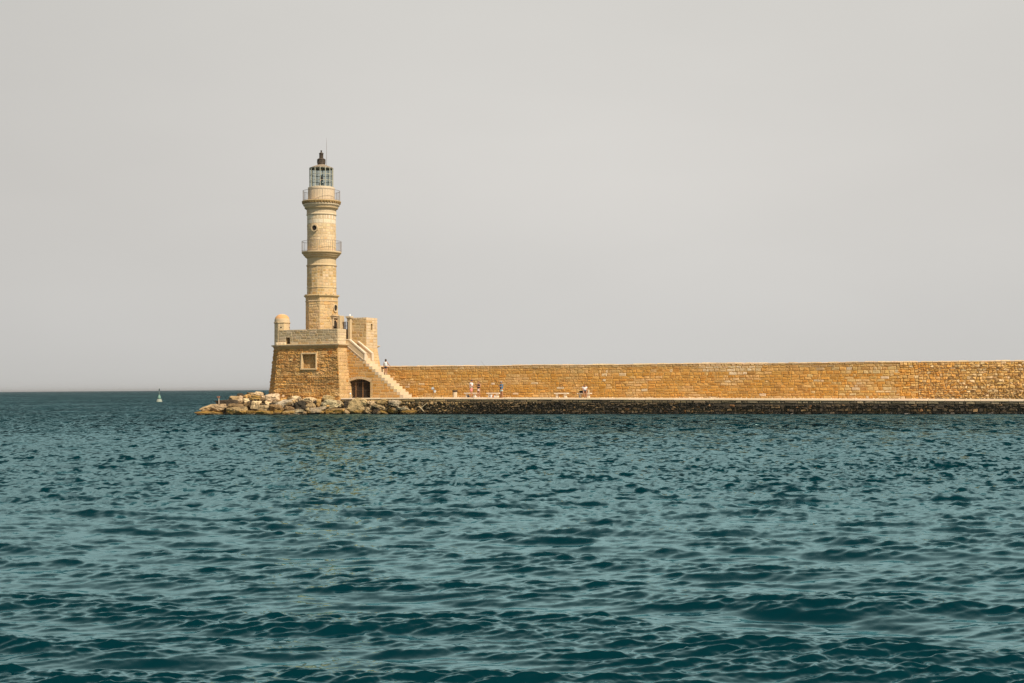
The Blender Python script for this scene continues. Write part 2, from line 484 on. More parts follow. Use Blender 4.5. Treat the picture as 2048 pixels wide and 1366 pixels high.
def build_sea():
    rows = []
    y = 420.0
    while y > 6.0:
        rows.append(1400 * CAMH / y); y -= 0.6
    d = rows[-1]
    while d < 60000:
        rows.append(d); d *= 1.09
    rows = [1.5, 3.0, 5.0, 6.5, 7.6] + rows
    rows = np.array(rows)
    NC = 1500
    tn = np.linspace(-0.50, 0.50, NC)
    Yg, T = np.meshgrid(rows, tn, indexing='ij')
    Xg = Yg * T
    wd = R(78)
    A = sea_tile(71.0, 1536, 0.40, 3.2, 0.66, 0.155, wd, 0.06, 11)
    B = sea_tile(15.7, 1024, 0.10, 0.42, 0.22, 0.22, wd + 0.15, 0.14, 12)
    C = sea_tile(4.3, 512, 0.04, 0.11, 0.08, 0.09, wd - 0.2, 0.3, 13)
    E = sea_tile(131.0, 1024, 2.2, 9.0, 2.6, 0.020, wd + 0.05, 0.02, 21)
    # slow patches of gust and calm, some tens of metres across
    G = sea_tile(430.0, 256, 8.0, 90.0, 18.0, 1.0, R(60), 0.6, 14)
    gust = sample(G, Xg, Yg)[0]
    gust = 1.0 + 0.24 * np.clip(gust / G[2].std(), -1.6, 1.6)
    Z = np.zeros_like(Xg); DX = np.zeros_like(Xg); DY = np.zeros_like(Xg)
    drow = np.gradient(rows)
    dcol = rows * (tn[1] - tn[0])
    cell = np.maximum(drow * 0.5, dcol)
    # sheltered, calmer water close in front of the mole
    bdist = (Xg + 9.6) * BK.x + (Yg - 138.0) * BK.y
    adist = (Xg + 9.6) * RX.x + (Yg - 138.0) * RX.y
    calm = 1 - 0.66 * np.exp(-(np.clip(bdist + 1.0, -60, 0) / 16.0) ** 2) * (bdist < 12) / (1 + np.exp(-(adist + 14) / 5.0))
    # waves lowered nearby and raised farther out, to even the sea's light and dark
    q_ = np.clip((Yg - 12.0) / 40.0, 0, 1)
    calm = calm * (0.80 + 0.50 * q_ * q_ * (3 - 2 * q_))
    mod = 1.0
    for (tl, lm, ang, ch) in ((E, 3.0, 0.12, 0.9), (A, 1.5, 0.0, 0.75), (B, 0.45, 0.31, 0.5), (C, 0.10, -0.4, 0.3)):
        ca, sa = math.cos(ang), math.sin(ang)
        h, dx, dy = sample(tl, Xg * ca + Yg * sa, -Xg * sa + Yg * ca)
        fade = 1 / (1 + (cell / (lm * 0.8)) ** 3)[:, None]
        if tl is E:
            fade = np.maximum(fade, 1 / (1 + (rows / 350.0) ** 2)[:, None])
            f2 = fade * calm
        elif tl is A:
            fade = np.maximum(fade, 1 / (1 + (rows / 350.0) ** 2)[:, None])
            f2 = fade * calm
            mod = np.clip(1.0 + 0.55 * h / A[2].std(), 0.25, 2.4)
        else:
            f2 = fade * calm * np.clip(gust * mod, 0.45, 1.7)
        Z += h * f2; DX += (dx * ca - dy * sa) * f2 * ch; DY += (dx * sa + dy * ca) * f2 * ch
    lod_c = 1 - 1 / (1 + (cell / 0.10) ** 3)
    lod_b = 1 - 1 / (1 + (cell / 0.48) ** 3)
    lod_a = 1 - 1 / (1 + (cell / 1.8) ** 2)
    verts = np.stack([Xg + DX, Yg + DY, Z], axis=-1).reshape(-1, 3).astype(np.float32)
    nr = len(rows)
    idx = np.arange(nr * NC).reshape(nr, NC)
    quads = np.stack([idx[:-1, :-1], idx[:-1, 1:], idx[1:, 1:], idx[1:, :-1]], axis=-1).reshape(-1, 4)
    me = bpy.data.meshes.new("water")
    me.vertices.add(len(verts)); me.vertices.foreach_set("co", verts.ravel())
    me.loops.add(quads.size); me.loops.foreach_set("vertex_index", quads.ravel().astype(np.int32))
    me.polygons.add(len(quads))
    me.polygons.foreach_set("loop_start", (np.arange(len(quads)) * 4).astype(np.int32))
    me.polygons.foreach_set("loop_total", np.full(len(quads), 4, dtype=np.int32))
    me.polygons.foreach_set("use_smooth", np.ones(len(quads), dtype=bool))
    me.update(calc_edges=True)
    for nm_, arr_ in (("lod_a", lod_a), ("lod_b", lod_b), ("lod_c", lod_c)):
        at = me.attributes.new(nm_, 'FLOAT', 'POINT')
        at.data.foreach_set("value", np.repeat(arr_, NC).astype(np.float32))
    at = me.attributes.new("gust", 'FLOAT', 'POINT')
    at.data.foreach_set("value", (gust * calm).astype(np.float32).ravel())
    m, t = newmat('sea_water')
    g = t.n('ShaderNodeNewGeometry')
    pos = g.outputs['Position']
    la, lb, lc = [t.n('ShaderNodeAttribute', attribute_name=q).outputs['Fac'] for q in ("lod_a", "lod_b", "lod_c")]
    gs = t.n('ShaderNodeAttribute', attribute_name="gust").outputs['Fac']
    def slopes(scale, sx, amp, lodv, detail=3.0, rgh=0.55, sy=1.0):
        nz = t.n('ShaderNodeTexNoise', {'Vector': t.vm('MULTIPLY', pos, (sx, sy, 1.0)), 'Scale': scale, 'Detail': detail, 'Roughness': rgh})
        v_ = t.vm('MULTIPLY', t.vm('SUBTRACT', nz.outputs['Color'], (0.5, 0.5, 0.5)), (amp * 0.6, amp, 0.0))
        return t.vm('SCALE', v_, scale=t.m('MULTIPLY', lodv, gs))
    tot = t.vm('ADD', g.outputs['Normal'], slopes(0.9, 0.55, 5.5, la, 4.0, 0.7, 0.10))
    tot = t.vm('ADD', tot, slopes(2.6, 0.8, 4.5, la, 3.0, 0.6, 0.04))
    tot = t.vm('ADD', tot, slopes(1.7, 0.6, 5.5, lb, 3.0, 0.6, 0.30))
    tot = t.vm('ADD', tot, slopes(5.0, 0.6, 2.4, lc, 2.0, 0.5, 0.6))
    tot = t.vm('ADD', tot, slopes(22.0, 0.6, 0.08, gs, 2.0))
    nrm = t.vm('NORMALIZE', tot)
    rough = t.m('MULTIPLY_ADD', la, 0.2, t.m('MULTIPLY_ADD', lb, 0.08, 0.08))
    fr = t.n('ShaderNodeFresnel', {'IOR': 1.34, 'Normal': nrm}).outputs[0]
    # the mean reflectance of a ruffled sea stays well below one even at grazing view
    sm = t.n('ShaderNodeMapRange', {'Value': fr, 1: 0.035, 2: 0.45, 3: 0.02, 4: 1.0}, interpolation_type='SMOOTHSTEP')
    fr = t.m('MULTIPLY', sm.outputs[0], t.m('MULTIPLY_ADD', la, -0.10, 0.56))
    dif = t.n('ShaderNodeBsdfDiffuse', {'Color': (0.0001, 0.020, 0.027, 1), 'Normal': nrm})
    glo = t.n('ShaderNodeBsdfGlossy', {'Color': (0.60, 0.96, 1.0, 1), 'Roughness': rough, 'Normal': nrm})
    mx = t.n('ShaderNodeMixShader', {0: fr, 1: dif.outputs[0], 2: glo.outputs[0]})
    t.n('ShaderNodeOutputMaterial', {'Surface': mx.outputs[0]})
    me.materials.append(m)
    o = bpy.data.objects.new("water", me)
    sc.collection.objects.link(o)
    o['kind'] = 'structure'
build_sea()

# ------------------------------------------------------------------ quay (mole platform)
BW = 7.0                                     # depth of the quay: front at b=0, harbour wall at b=BW
A_L, A_R = AB(684, 0.2), 82.0
def build_quay():
    mb = MB()
    n = 40
    for k in range(n):
        a0 = A_L + (A_R - A_L) * k / n; a1 = A_L + (A_R - A_L) * (k + 1) / n
        c = cj((0.62, 0.49, 0.34), 0.05)
        mb.quad(P(a0, 0.42, zq(a0)), P(a1, 0.42, zq(a1)), P(a1, BW + 0.2, zq(a1)), P(a0, BW + 0.2, zq(a0)), c)
    o = mb.build("quay", M_PLASTER)
    tag(o, kind='structure')
    # the sea wall that carries it
    root = empty("quay_wall", P(20, 0, 0), "low dark rubble sea wall of the mole with a pale coping along its top edge", "sea wall")
    mb = MB(); st = MB()
    def F(u, v, d):
        a = A_L + u
        return P(a, -d, -0.7 + v)
    L = A_R - A_L
    n = 60
    for k in range(n):
        a0 = A_L + L * k / n; a1 = A_L + L * (k + 1) / n
        mb.quad(P(a0, 0, -0.7), P(a1, 0, -0.7), P(a1, 0, zq(a1) - 0.1), P(a0, 0, zq(a0) - 0.1), (0.06, 0.048, 0.03))
    def colf(u, v):
        a = A_L + u; z = -0.7 + v
        top = zq(a) - 0.1
        if z > top - 0.03:
            return None
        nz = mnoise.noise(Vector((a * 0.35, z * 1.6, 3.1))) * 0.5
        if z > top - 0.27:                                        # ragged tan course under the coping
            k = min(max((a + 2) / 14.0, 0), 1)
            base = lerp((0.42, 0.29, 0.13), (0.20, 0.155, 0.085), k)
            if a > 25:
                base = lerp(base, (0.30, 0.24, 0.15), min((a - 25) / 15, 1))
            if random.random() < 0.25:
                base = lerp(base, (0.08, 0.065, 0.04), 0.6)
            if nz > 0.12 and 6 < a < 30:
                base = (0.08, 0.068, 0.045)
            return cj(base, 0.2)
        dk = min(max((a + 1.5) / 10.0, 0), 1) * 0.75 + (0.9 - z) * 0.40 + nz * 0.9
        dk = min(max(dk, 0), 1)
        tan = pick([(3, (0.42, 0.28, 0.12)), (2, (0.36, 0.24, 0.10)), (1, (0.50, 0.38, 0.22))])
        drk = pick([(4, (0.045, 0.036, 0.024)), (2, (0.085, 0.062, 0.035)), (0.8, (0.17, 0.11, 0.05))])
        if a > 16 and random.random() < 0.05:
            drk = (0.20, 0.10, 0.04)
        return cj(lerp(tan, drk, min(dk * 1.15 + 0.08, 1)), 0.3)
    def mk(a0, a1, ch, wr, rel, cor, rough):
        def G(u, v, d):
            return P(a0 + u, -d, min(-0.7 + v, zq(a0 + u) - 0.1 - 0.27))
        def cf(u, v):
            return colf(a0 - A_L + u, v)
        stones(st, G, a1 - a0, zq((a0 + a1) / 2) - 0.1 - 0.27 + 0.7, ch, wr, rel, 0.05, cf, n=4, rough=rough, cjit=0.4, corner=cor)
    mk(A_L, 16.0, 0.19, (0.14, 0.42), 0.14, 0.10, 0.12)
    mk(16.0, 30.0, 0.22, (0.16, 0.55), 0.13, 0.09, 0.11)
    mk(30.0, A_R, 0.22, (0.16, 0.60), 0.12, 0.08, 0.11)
    a = A_L
    while a < A_R - 0.3:
        wd = random.uniform(0.7, 1.5)
        b_ = min(a + wd, A_R)
        def G(u, v, d, a=a):
            return P(a + u, -d, zq(a + u) - 0.38 + v)
        stones(st, G, b_ - a, 0.25, 0.25, (b_ - a, b_ - a + 0.01), 0.05, 0.02, lambda u, v, a=a: colf(a - A_L + u, zq(a + u) - 0.22 + 0.7), n=5, rough=0.03, cjit=0, corner=0.01)
        a = b_
    mb.build("core", M_QUAY, root)
    st.build("stonework", M_QUAY, root)
    cp = MB()
    a = A_L
    while a < A_R - 0.3:
        wd = random.uniform(1.1, 1.9)
        b_ = min(a + wd, A_R)
        c = cj((0.60, 0.47, 0.32), 0.12)
        z0, z1 = zq(a), zq(b_)
        ov = -0.07 + random.uniform(-0.012, 0.012)
        lo = [P(a + 0.008, ov, z0 - 0.1), P(b_ - 0.008, ov, z1 - 0.1), P(b_ - 0.008, 0.43, z1 - 0.1), P(a + 0.008, 0.43, z0 - 0.1)]
        hi = [p + Vector((0, 0, 0.104)) for p in lo]
        lo[0] -= Vector((0, 0, 0.0)); lo[1] -= Vector((0, 0, 0.0))
        ins = BK * 0.10
        cp.quad(lo[0] + Vector((0, 0, 0.02)), lo[1] + Vector((0, 0, 0.02)), hi[1] + ins, hi[0] + ins, c)
        cp.quad(lo[0] - Vector((0, 0, 0.03)), lo[1] - Vector((0, 0, 0.03)), lo[1] + Vector((0, 0, 0.02)), lo[0] + Vector((0, 0, 0.02)), c)
        cp.quad(hi[0] + ins, hi[1] + ins, hi[2], hi[3], c)
        cp.quad(lo[3] - Vector((0, 0, 0.03)), lo[2] - Vector((0, 0, 0.03)), lo[1] - Vector((0, 0, 0.03)), lo[0] - Vector((0, 0, 0.03)), c)
        a = b_
    cp.build("coping", M_COPE, root)
build_quay()

# ------------------------------------------------------------------ harbour wall
A_SEAM = AB(1800, BW)
def zw(a):
    a0 = AB(790, BW)
    return 4.82 - 0.25 * (a - a0) / (56.0 + 3) + 0.05 * mnoise.noise(Vector((a * 0.21, 0.5, 0.5)))
def build_wall():
    a0 = AB(742, BW + 0.3); a1 = 58.0
    root = empty("harbour_wall", P((a0 + a1) / 2, BW, 1.4), "long ochre stone harbour wall running right from the lighthouse steps", "wall")
    core = MB(); st = MB(); cp = MB()
    bend = R(9)
    def wb(a):                                      # the rubble stretch beyond the seam turns slightly away
        return BW + max(0.0, a - A_SEAM) * math.tan(bend)
    n = 40
    A1 = 74.0
    for k in range(n):
        p0 = a0 + (A1 - a0) * k / n; p1 = a0 + (A1 - a0) * (k + 1) / n
        lo = [P(p0, wb(p0), 0.6), P(p1, wb(p1), 0.6), P(p1, wb(p1) + 2.4, 0.0), P(p0, wb(p0) + 2.4, 0.0)]
        hi = [P(p0, wb(p0) + 0.10, zw(p0)), P(p1, wb(p1) + 0.10, zw(p1)), P(p1, wb(p1) + 2.2, zw(p1)), P(p0, wb(p0) + 2.2, zw(p0))]
        core.prism(lo, hi, MORT if p0 < A_SEAM else (0.48, 0.33, 0.15))
    H = 4.9 - 1.0
    pa0, pa1 = AB(1392, BW), AB(1545, BW)
    def colf(u, v):
        a = a0 + u; z = 1.0 + v
        if z > zw(a) - 0.02 or z < zq(a) - 0.15:
            return None
        dtop = zw(a) - z
        t0, t1 = pa0 + dtop * 1.0, pa1 - dtop * 2.2
        if dtop < 0.95 and t0 < a < t1:
            return cj(pick([(3, (0.62, 0.45, 0.24)), (2, (0.66, 0.52, 0.33)), (1, (0.56, 0.40, 0.22))]), 0.06)
        c = pick(OCHRE)
        if a > A_SEAM - 9 and random.random() < (a - A_SEAM + 9) / 14.0:
            c = pick([(2, (0.62, 0.44, 0.20)), (2, (0.57, 0.37, 0.13)), (1, (0.66, 0.50, 0.28))])
        if random.random() < 0.03:
            c = (0.70, 0.56, 0.38)
        nz = mnoise.noise(Vector((a * 0.12, z * 0.5, 0.0)))
        n2 = mnoise.noise(Vector((a * 0.32, z * 1.1, 7.0)))
        if n2 > 0.05:
            c = lerp(c, (0.55, 0.28, 0.045), min((n2 - 0.05) * 2.0, 0.6))
        elif n2 < -0.15:
            c = lerp(c, (0.60, 0.43, 0.22), min((-n2 - 0.15) * 2.5, 0.6))
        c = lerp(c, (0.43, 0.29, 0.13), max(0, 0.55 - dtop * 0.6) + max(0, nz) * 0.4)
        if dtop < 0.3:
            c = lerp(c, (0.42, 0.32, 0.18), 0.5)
        return cj(c, 0.13)
    def F(u, v, d):
        a = a0 + u; z = 1.0 + v
        return P(a, wb(a) + 0.10 * (z - 0.6) / 4.2 - d, min(z, zw(a)))
    stones(st, F, A_SEAM - a0, H, 0.27, (0.26, 0.85), 0.028, 0.03, colf, n=5, rough=0.035, cjit=0.28, corner=0.018)
    def colr(u, v):
        a = A_SEAM + u; z = 1.0 + v
        if z > zw(a) - 0.02 or z < zq(a) - 0.2:
            return None
        c = pick([(4, (0.62, 0.40, 0.15)), (4, (0.58, 0.34, 0.10)), (1.4, (0.68, 0.50, 0.27)), (1, (0.46, 0.26, 0.07)), (0.5, (0.34, 0.20, 0.08))])
        if a < A_SEAM + 6 and random.random() < 0.45:
            c = pick(OCHRE)
        return cj(c, 0.18)
    def Fr(u, v, d):
        return F(A_SEAM - a0 + u, v, d)
    stones(st, Fr, 1.6, H, 0.24, (0.3, 0.6), 0.05, 0.03, colr, n=5, rough=0.04, cjit=0.3, corner=0.03)
    def Fr2(u, v, d):
        return F(A_SEAM - a0 + 1.6 + u, v, d)
    def colr2(u, v):
        return colr(u + 1.6, v)
    stones(st, Fr2, A1 - A_SEAM - 1.6, H, 0.20, (0.16, 0.52), 0.08, 0.035, colr2, n=5, rough=0.06, cjit=0.4, corner=0.06)
    # top course; sunlight along the edge is put into its paler colour and slope
    a = a0
    while a < A1 - 0.2:
        wd = random.uniform(0.35, 0.8)
        b_ = min(a + wd, A1)
        dz = random.uniform(-0.045, 0.03)
        lo = [P(a + 0.01, wb(a) + 0.05, zw(a) - 0.02), P(b_ - 0.01, wb(b_) + 0.05, zw(b_) - 0.02), P(b_ - 0.01, wb(b_) + 2.25, zw(b_) - 0.02), P(a + 0.01, wb(a) + 2.25, zw(a) - 0.02)]
        hi = [p + Vector((0, 0, 0.10 + dz)) + (BK * 0.13 if q_ < 2 else BK * 0) for q_, p in enumerate(lo)]
        cp.prism(lo, hi, cj((0.62, 0.46, 0.28), 0.16))
        a = b_
    core.build("core", M_WALL, root)
    z_ = 1.5
    while z_ < 4.6:
        h_ = random.uniform(0.22, 0.34)
        def Fj(u, v, d, z_=z_):
            return F(A_SEAM - a0 - 0.5 + u, z_ - 1.0 + v, d + 0.012)
        u_ = random.uniform(-0.1, 0.35); w_ = random.uniform(0.4, 0.8)
        if random.random() < 0.75 and z_ + h_ < zw(A_SEAM) - 0.05:
            _stone(st, Fj, u_, u_ + w_, 0.0, h_, 0.04, 0.03, lambda u, v: cj(pick(OCHRE), 0.1), 5, 0.03, 0.02, 0.12)
        z_ += h_
    st.build("stonework", M_WALL, root)
    cp.build("coping", M_WALL, root)
    # loose stones at the foot of the wall
    rb = MB()
    for k in range(200):
        a = random.uniform(AB(830, BW), 55.0)
        if a < AB(1200, BW) and k % 3:
            continue
        b = wb(a) - random.uniform(0.0, 0.22)
        s = random.uniform(0.02, 0.06)
        p = P(a, b, zq(a) + s * 0.4)
        pts = [p + Vector((random.uniform(-1, 1), random.uniform(-1, 1), random.uniform(-0.5, 1))) * s for _ in range(8)]
        rb.prism([p + Vector((-s, -s, -s * .6)), p + Vector((s, -s * .8, -s * .6)), p + Vector((s * .9, s, -s * .6)), p + Vector((-s, s * .8, -s * .6))],
                 [p + Vector((-s * .6, -s * .5, s * .5)), p + Vector((s * .7, -s * .6, s * .6)), p + Vector((s * .5, s * .6, s * .4)), p + Vector((-s * .5, s * .5, s * .6))], cj(CREAM, 0.2))
    o = rb.build("rubble", M_WALL)
    tag(o, kind='stuff')
build_wall()

# ------------------------------------------------------------------ bastion
bF = 0.5
zC = ZB(660, 687.3, bF)
aR = AB(675.5, bF, 690)
aFL = AB(557.5, bF, 690)
aL = aFL - 1.45
BODY = [(aR, bF), (aR, 9.0), (aL, 9.0), (aL, bF + 1.45), (aFL, bF)]      # counter-clockwise seen from above
def offs(poly, d):
    out = []
    n = len(poly)
    for i in range(n):
        p0, p1, p2 = Vector(poly[i - 1]), Vector(poly[i]), Vector(poly[(i + 1) % n])
        e1 = (p1 - p0).normalized(); e2 = (p2 - p1).normalized()
        n1 = Vector((e1.y, -e1.x)); n2 = Vector((e2.y, -e2.x))
        bi = (n1 + n2); bi = bi / max(bi.dot(n1), 0.3)
        out.append(tuple(p1 + bi * d))
    return out
def ring(poly, z):
    return [P(a, b, z) for a, b in poly]
BATTER = 0.105
zP = ZB(620, 658.7, bF + 0.1)
bast = empty("bastion", P((aR + aL) / 2, bF + 3, 0.5), "battered square stone bastion with parapet carrying the lighthouse tower", "bastion")
def side(poly0, z0, poly1, z1, k):
    """outward facing patch over edge k -> k+1; the polygon runs counter-clockwise so the edge runs left to right seen from outside"""
    n = len(poly0)
    a0, a1 = poly0[k], poly0[(k + 1) % n]
    b0, b1 = poly1[k], poly1[(k + 1) % n]
    return facet(P(*a0, z0), P(*a1, z0), P(*b1, z1), P(*b0, z1))
def build_bastion():
    z0 = 0.3
    zb = zC - 0.42
    low = offs(BODY, BATTER * (zb - z0)); high = BODY
    bk = MB(); st = MB()
    ring_ok = (lambda: None)
    for k in range(5):
        F, L, H = side(low, z0, high, zb, k)
        hole = None
        if k == 4:                                  # front: edge from aFL to aR
            uw0 = (AB(605.2, bF, 720) - low[4][0]); uw1 = (AB(632.8, bF, 720) - low[4][0])
            vz0 = ZB(618, 736.3, bF) - z0; vz1 = ZB(618, 707.6, bF) - z0
            hole = (uw0 - 0.02, uw1 - 0.0, vz0, vz1)
        backing(bk, F, L, H, (0.50, 0.34, 0.15), hole)
        if hole:
            recess(bk, F, hole, 0.32, (0.52, 0.37, 0.18))
            HB = (hole, F)
            # blocked masonry inside the recess
            def Fi(u, v, d):
                return F(hole[0] + u, hole[2] + v, d - 0.32)
            stones(st, Fi, hole[1] - hole[0], hole[3] - hole[2], 0.24, (0.25, 0.6), 0.03, 0.02, lambda u, v: cj((0.44, 0.25, 0.08), 0.15), n=4, rough=0.03)
        pal = BAST if k in (4, 3) else SIDE
        def colf(u, v, pal=pal, k=k):
            c = pick(pal)
            nz = mnoise.noise(Vector((u * 0.4 + k * 9, v * 0.5, 5.0)))
            if nz > 0.15:
                c = lerp(c, (0.40, 0.23, 0.08), min((nz - 0.15) * 2.5, 0.6))
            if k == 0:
                c = lerp(c, (0.62, 0.44, 0.23), 0.6)  # sunlight on the right face put into a paler colour
            if random.random() < 0.02:
                c = (0.54, 0.26, 0.06)
            return cj(c, 0.14)
        if k in (0, 1):
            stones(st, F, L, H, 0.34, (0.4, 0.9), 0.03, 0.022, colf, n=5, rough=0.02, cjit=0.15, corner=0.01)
        else:
            stones(st, F, L, H, 0.35, (0.34, 1.0), 0.05, 0.035, colf, hole=hole, n=9, rough=0.07, cjit=0.28, corner=0.015, e=0.06)
    bk.poly(ring(high, zb), (0.5, 0.4, 0.25))
    bk.build("wall", M_ROUGH, bast)
    st.build("stonework", M_ROUGH, bast)
    # cornice with a hollow moulding under the lip
    cm = MB()
    prof = [(0.0, zb - 0.02), (0.03, zb + 0.02), (0.05, zb + 0.12), (0.10, zb + 0.22), (0.22, zb + 0.30), (0.26, zb + 0.305), (0.28, zC - 0.03), (0.25, zC)]
    for (d0, y0), (d1, y1) in zip(prof[:-1], prof[1:]):
        r0, r1 = ring(offs(BODY, d0), y0), ring(offs(BODY, d1), y1)
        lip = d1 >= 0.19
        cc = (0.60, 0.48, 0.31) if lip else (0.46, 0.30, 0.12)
        for k in range(5):
            cm.quad(r0[k], r0[(k + 1) % 5], r1[(k + 1) % 5], r1[k], cj(cc, 0.04))
    cm.poly(ring(offs(BODY, 0.25), zC), (0.60, 0.48, 0.32))
    cm.build("cornice", M_WALL, bast)
    # moulded frame of the blocked window
    hole, Fb = HB
    fm = MB()
    w_ = 0.15
    a, b, c, e = hole
    Fw, _, _ = side(low, z0, high, zb, 4)
    def fbox(u0, u1, v0, v1, d0, d1, col):
        lo = [Fw(u0, v0, d0), Fw(u1, v0, d0), Fw(u1, v1, d0), Fw(u0, v1, d0)]
        hi = [Fw(u0, v0, d1), Fw(u1, v0, d1), Fw(u1, v1, d1), Fw(u0, v1, d1)]
        fm.prism(lo, hi, col)
    fc = (0.64, 0.47, 0.26)
    fbox(a - w_, a, c, e, -0.02, 0.16, fc); fbox(b, b + w_, c, e, -0.02, 0.16, fc)
    fbox(a - w_ - 0.02, b + w_ + 0.02, e, e + w_, -0.02, 0.17, fc); fbox(a - w_ - 0.02, b + w_ + 0.02, c - w_, c, -0.02, 0.18, fc)
    fix_normals(fm.build("window_frame", M_ASHLAR, bast, bevel=0.02))
    # parapet
    pb = MB(); ps = MB()
    PI_ = offs(BODY, -0.03); PIN = offs(BODY, -0.75)
    n = 5
    for k in (0, 1, 2, 3, 4):
        F, L, H = side(PI_, zC, PI_, zP, k)
        hole = None
        if k == 4:
            hole = (AB(571.5, bF, 678) - PI_[4][0], AB(579.5, bF, 678) - PI_[4][0], 0.06, 0.72)
        if k == 0:                                  # right side: only the front stretch, then the stair landing
            F, L, H = facet(P(PI_[0][0], PI_[0][1], zC), P(PI_[0][0], 2.3, zC), P(PI_[0][0], 2.3, zP), P(PI_[0][0], PI_[0][1], zP))
        backing(pb, F, L, H, (0.52, 0.42, 0.27), hole)
        if hole:
            recess(pb, F, hole, 0.6, (0.48, 0.34, 0.17), (0.10, 0.07, 0.04))  # near-black back stands for the shade inside the embrasure
        def colp(u, v, k=k):
            c = pick([(3, (0.50, 0.38, 0.22)), (2, (0.54, 0.42, 0.26)), (1.5, (0.46, 0.33, 0.17))])
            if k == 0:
                c = (0.64, 0.50, 0.32)  # sunlit right side and nearby corner painted paler
            if k == 4 and u > L - 0.9 + random.uniform(-.2, .2):
                c = lerp(c, (0.62, 0.47, 0.28), 0.6)
            return cj(c, 0.09)
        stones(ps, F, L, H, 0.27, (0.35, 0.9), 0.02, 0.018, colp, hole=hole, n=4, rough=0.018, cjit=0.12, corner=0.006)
        if k != 0:
            o0, o1 = P(*PI_[k], zP), P(*PI_[(k + 1) % n], zP)
            i0, i1 = P(*PIN[k], zP), P(*PIN[(k + 1) % n], zP)
            dz = Vector((0, 0, zC - zP))
            pb.quad(o0, o1, i1, i0, (0.60, 0.48, 0.32))
            pb.quad(i0, i1, i1 + dz, i0 + dz, (0.55, 0.43, 0.27))
    x0, x1 = PI_[0][0], PIN[0][0]
    pb.quad(P(x0, PIN[0][1] + 0.01, zP + 0.003), P(x0, 2.3, zP + 0.003), P(x1, 2.3, zP + 0.003), P(x1, PIN[0][1] + 0.01, zP + 0.003), (0.60, 0.48, 0.32))
    pb.quad(P(x1, 2.3, zC), P(x1, PIN[0][1], zC), P(x1, PIN[0][1], zP), P(x1, 2.3, zP), (0.55, 0.43, 0.27))
    pb.quad(P(x0, 2.3, zC), P(x1, 2.3, zC), P(x1, 2.3, zP), P(x0, 2.3, zP), (0.55, 0.43, 0.27))
    par = pb.build("parapet", M_ASHLAR, bast)
    ps.build("stonework", M_ASHLAR, par)
    # pale repaired plinth below the turret
    sl = MB()
    for k in range(9):
        a_ = aFL - 0.25 + k * 0.13 + random.uniform(-.03, .03)
        s = random.uniform(0.09, 0.16)
        sl.lathe(P(a_, bF - 0.06, zC - 0.02), [(s, 0), (s * 1.02, 0.10), (s * 0.8, 0.2), (s * 0.3, 0.25)], 7, random.random(), cj((0.70, 0.56, 0.38), 0.08))
    sl.build("turret_plinth", M_ASHLAR, bast)
build_bastion()

# ------------------------------------------------------------------ watch turret on the corner of the bastion
def build_turret():
    bt = bF + 0.85
    a = AB(564.3, bt, 655)
    c = P(a, bt, 0)
    s = FPX / c.y
    r = 15.6 / s
    z1 = ZB(564, 647.6, bt); z2 = ZB(564, 645.0, bt); z3 = ZB(564, 627.6, bt)
    t = empty("watch_turret", P(a, bt, zC), "small octagonal corner turret with an orange-stained dome on the bastion parapet", "turret")
    ph = R(22.5)
    st = MB(); bk = MB()
    vv = [c + Vector((math.cos(ph + k * R(45)) * r, math.sin(ph + k * R(45)) * r, 0)) for k in range(8)]
    for k in range(8):
        p0, p1 = vv[k], vv[(k + 1) % 8]
        F, L, H = facet(p0 + Vector((0, 0, zC)), p1 + Vector((0, 0, zC)), p1 + Vector((0, 0, z1)), p0 + Vector((0, 0, z1)))
        backing(bk, F, L, H, (0.62, 0.48, 0.29))
        stones(st, F, L, H, 0.3, (0.3, 0.5), 0.012, 0.014, lambda u, v: cj((0.62, 0.47, 0.28), 0.09), n=4, rough=0.006, cjit=0.1)
    w_ = bk.build("wall", M_ASHLAR, t)
    st.build("stonework", M_ASHLAR, w_)
    cm = MB()
    cm.lathe(c, [(r, z1 - 0.02), (r + 0.03, z1 + 0.02), (r + 0.07, z1 + 0.05), (r + 0.08, z2), (r - 0.02, z2 + 0.03)], 8, ph, (0.60, 0.46, 0.27))
    cm.build("cornice", M_ASHLAR, t)
    dm = MB()
    H = z3 - z2 - 0.02
    rd = r * 0.985
    prof = [(rd, z2 + 0.01), (rd * 0.985, z2 + H * 0.22)]
    for i in range(1, 12):
        q = i / 11 * math.pi / 2
        prof.append((max(rd * 0.985 * math.cos(q), 0.001), z2 + H * (0.22 + 0.78 * math.sin(q))))
    cols = [(0.62, 0.47, 0.29)] * 3 + [(0.66, 0.37, 0.16)] * 5 + [(0.72, 0.47, 0.28)] * 6
    dm.lathe(c, prof, 40, ph, cols=cols, cap=False)
    dm.build("dome", M_PLASTER, t, smooth=True)
    # round peepholes, each a dark plug coloured for the shade of its bore
    for az, rr_ in ((0.0, 0.085), (90.0, 0.10)):
        n = Vector((math.sin(R(az)), -math.cos(R(az)), 0))
        e = Vector((math.cos(R(az)), math.sin(R(az)), 0))
        ap = r * math.cos(R(22.5))
        cc = c + n * (ap + 0.018) + Vector((0, 0, ZB(563, 655.6, bt)))
        pm = MB(); ring_o = [cc + (e * math.cos(q) + Vector((0, 0, 1)) * math.sin(q)) * rr_ for q in np.linspace(0, 2 * math.pi, 17)[:-1]]
        pm.prism([p - n * 0.05 for p in ring_o], [p + n * 0.004 for p in ring_o], (0.03, 0.02, 0.01))
        fix_normals(pm.build("peephole_shade", M_DARK, t))
build_turret()

